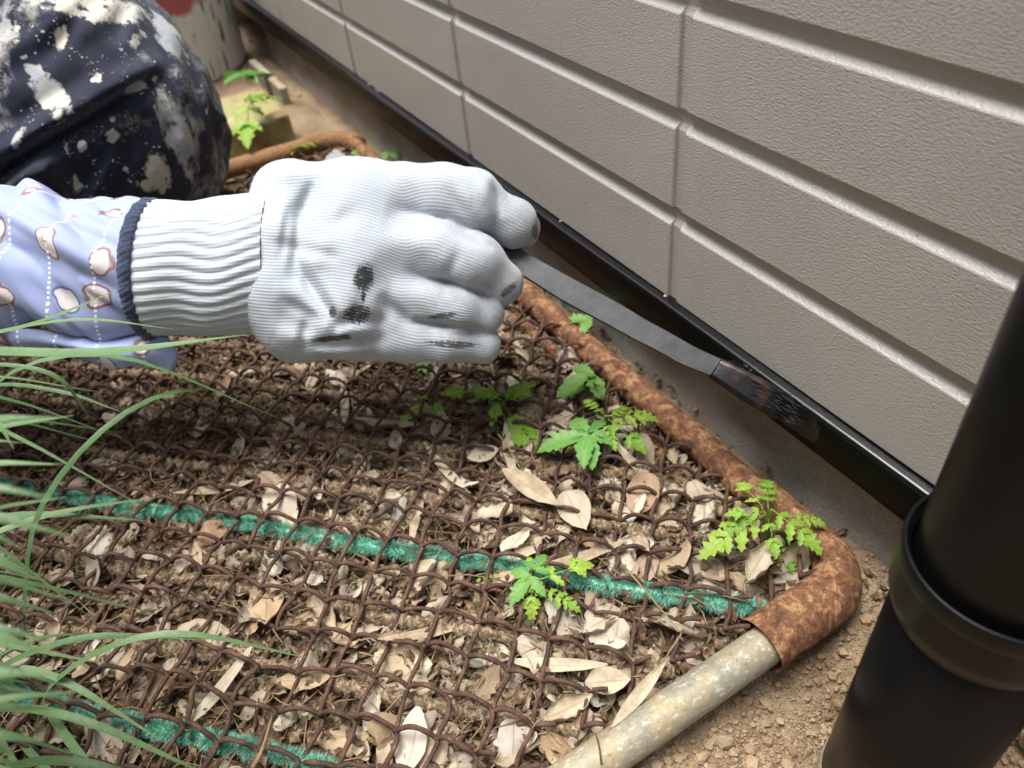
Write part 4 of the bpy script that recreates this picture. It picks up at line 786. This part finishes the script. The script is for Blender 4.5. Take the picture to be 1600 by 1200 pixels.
# ------------------------------------------------------------------ paint brush in the hand
brush = thing('paint_brush', 'flat black angled paint brush held in the glove, bristles wet with black paint', 'brush', tuple(at(950, 480, .415)))
BL = -at(950, 480, .415)
def ribbon(rows, th, name, mat, par, nseg=6, noise_=0):
    """rows: (top px, bottom px, depth top, depth bottom) -> rounded flat bar"""
    V = []; K = 12
    for (tx, ty), (bx, by), z, tk in rows:
        a = at(tx, ty, z); b = at(bx, by, z); c = (a+b)/2; u = (b-a)/2; n_ = nrm(np.cross(u, RC@np.array([1, .5, 0.]))); hu = np.linalg.norm(u); u = u/hu
        for k in range(K):
            an = 2*math.pi*k/K+math.pi/K; cc, ss = math.cos(an), math.sin(an); V.append(c+u*hu*np.sign(cc)*min(1, abs(cc)*1.22)**.5+n_*tk*.5*np.sign(ss)*min(1, abs(ss)*1.5))
    n = len(rows); V = np.array(V).reshape(n, K, 3).transpose(1, 0, 2).reshape(-1, 3); F = grid_faces(K, n, True).tolist(); F.append([k*n for k in range(K)][::-1]); F.append([k*n+n-1 for k in range(K)])
    if noise_: V = V+noise_*np.stack([vnoise(V, 250), vnoise(V, 250, 4), vnoise(V, 250, 9)], 1)
    return obj(name, mesh(name, V+BL, F, name != 'handle'), mat, par)
hrow = [((700, 335), (690, 400), .452), ((765, 358), (752, 412), .441), ((810, 384), (790, 424), .433), ((842, 404), (818, 436), .428), ((900, 436), (878, 474), .420), ((960, 468), (938, 506), .413), ((1010, 498), (990, 534), .407), ((1050, 520), (1026, 552), .403), ((1085, 540), (1062, 572), .400), ((1126, 559), (1106, 589), .3965)]
hrow = [((a[0]*.95+b[0]*.05, a[1]*.95+b[1]*.05), (b[0]*.93+a[0]*.07, b[1]*.93+a[1]*.07), z, .0055) for a, b, z in hrow]; T_ = np.array([[*a, *b, z, t] for a, b, z, t in hrow]); T_ = spline(T_, 40); rows = [((r[0], r[1]), (r[2], r[3]), r[4], r[5]) for r in T_]
ribbon(rows, .006, 'handle', HANDLE, brush, noise_=.00006)
brow = [((1124, 559), (1106, 590), .3968, .0056), ((1150, 571), (1132, 608), .394, .0058), ((1176, 584), (1160, 627), .3915, .006), ((1200, 596), (1188, 644), .3895, .0055), ((1222, 610), (1212, 655), .3875, .0042), ((1240, 624), (1232, 654), .386, .0024)]
T_ = np.array([[*a, *b, z, t] for a, b, z, t in brow]); T_ = spline(T_, 30); rows = [((r[0], r[1]), (r[2], r[3]), r[4], r[5]) for r in T_]
bh = ribbon(rows, .006, 'bristle_head', BRIST, brush, noise_=.0003)
pc = []
for i in range(110):
    t = rng.random(); y0 = rng.random(); z = .3945-.0085*t; a = at(1150+85*t, 575+50*t+y0*(36), z-.003); dr = at(1250, 640, .386)-at(1150, 580, .394); dr = nrm(dr)+.12*rng.standard_normal(3); pc.append(tube([a, a+dr*.007, a+dr*.013], [.0003, .0002, .0001], 4))
v, f = join(pc); obj('bristle_hairs', mesh('bristle_hairs', v+BL, f), BRIST, bh, kind='stuff')
pb_ = thing('wet_paint', 'fresh wet black paint ridge on the flashing under the brush tip', 'paint')
V = []; nx, nz = 60, 16
for x in np.linspace(-.235, -.165, nx):
    for z in np.linspace(.0575, .0775, nz):
        e = math.sin(math.pi*(x+.235)/.07)*math.sin(math.pi*(z-.0575)/.02); V.append((x, -.0052-.0028*max(e, 0)**.6, z))
V = np.array(V); V[:, 1] -= .0009*np.clip(vnoise(V*[1, 1, .4], 420), 0, 1)*(V[:, 1] < -.0058); V[:, 1] += .0002
obj('paint_ridge', mesh('paint_ridge', V, grid_faces(nx, nz)), WET, pb_)

# ------------------------------------------------------------------ long grass clumps beside the mat
gc = thing('grass_clump', 'clump of long dark green grass leaves at the left edge in the foreground', 'grass clump', (-.36, -.46, 0))
GL = -np.array([-.36, -.46, 0])
def blade(P, w0, par, mat=GRASS, brown=True):
    P = spline(P, 16); T, N, B_ = frames(P); vd = CAMP-P; vd /= np.linalg.norm(vd, axis=1)[:, None]; sd = np.cross(T, np.array([0, 0, 1.])); sd /= np.linalg.norm(sd, axis=1)[:, None]+1e-9
    s = np.linspace(0, 1, 16); w = w0*np.minimum(1, (1-s)*3.2+.03)*(.6+.4*np.minimum(1, s*4)); up = np.cross(sd, T)
    V = np.stack([P-sd*w[:, None]+up*w[:, None]*.35, P, P+sd*w[:, None]+up*w[:, None]*.35], 1).reshape(-1, 3)
    o = obj('blade', mesh('blade', V+GL, grid_faces(16, 3), attrs={'mid': np.tile([1, .3, 1], 16)}), mat, par); return o
for pts, w0 in (([(-260, 640, .36), (-90, 545, .33), (60, 505, .315), (195, 448, .31)], .0016), ([(-300, 640, .33), (-100, 558, .30), (150, 553, .295), (385, 523, .30)], .0026), ([(-240, 640, .36), (-60, 575, .345), (80, 585, .345), (140, 652, .36)], .0013), ([(-240, 690, .38), (-40, 608, .36), (90, 612, .36), (193, 645, .365)], .0013),
                ([(-250, 720, .30), (-100, 640, .28), (-20, 640, .28), (22, 702, .28)], .0015), ([(-260, 560, .36), (-60, 530, .35), (120, 500, .35), (275, 515, .36)], .0011)):
    blade([at(*p) for p in pts], w0, gc)
for k in range(48):
    bx, by = rng.normal(-.40, .035), rng.normal(-.475, .03); a = rng.normal(1.1, .8); L = rng.uniform(.09, .20); hgt = rng.uniform(.05, .15); d = np.array([math.cos(a), math.sin(a), 0])
    b = np.array([bx, by, 0]); blade([b, b+d*L*.25+[0, 0, hgt*.75], b+d*L*.62+[0, 0, hgt*rng.uniform(.8, 1)], b+d*L+[0, 0, hgt*rng.uniform(.15, .6)]], rng.uniform(.0012, .0026), gc)
for k in range(30):
    y0 = rng.uniform(700, 1240); z0 = rng.uniform(.16, .27); x1 = rng.uniform(20, 130); y1 = y0+rng.uniform(-110, 60)
    blade([at(-330, y0+150, z0*1.25), at(-150, y0+10, z0*1.08), at(-40, (y0+y1)/2-20, z0), at(x1, y1, z0*1.02)], rng.uniform(.0010, .0019), gc)
gc2 = thing('grass_clump', 'smaller grass clump at the bottom edge in the foreground', 'grass clump', (-.30, -.42, 0)); GL = -np.array([-.30, -.42, 0])
for k in range(26):
    bx, by = rng.normal(-.275, .02), rng.normal(-.415, .015); a = rng.normal(.55, .6); L = rng.uniform(.07, .15); hgt = rng.uniform(.02, .07); d = np.array([math.cos(a), math.sin(a), 0])
    b = np.array([bx, by, 0]); blade([b, b+d*L*.25+[0, 0, hgt*.75], b+d*L*.62+[0, 0, hgt], b+d*L+[0, 0, hgt*rng.uniform(.15, .6)]], rng.uniform(.001, .002), gc2)
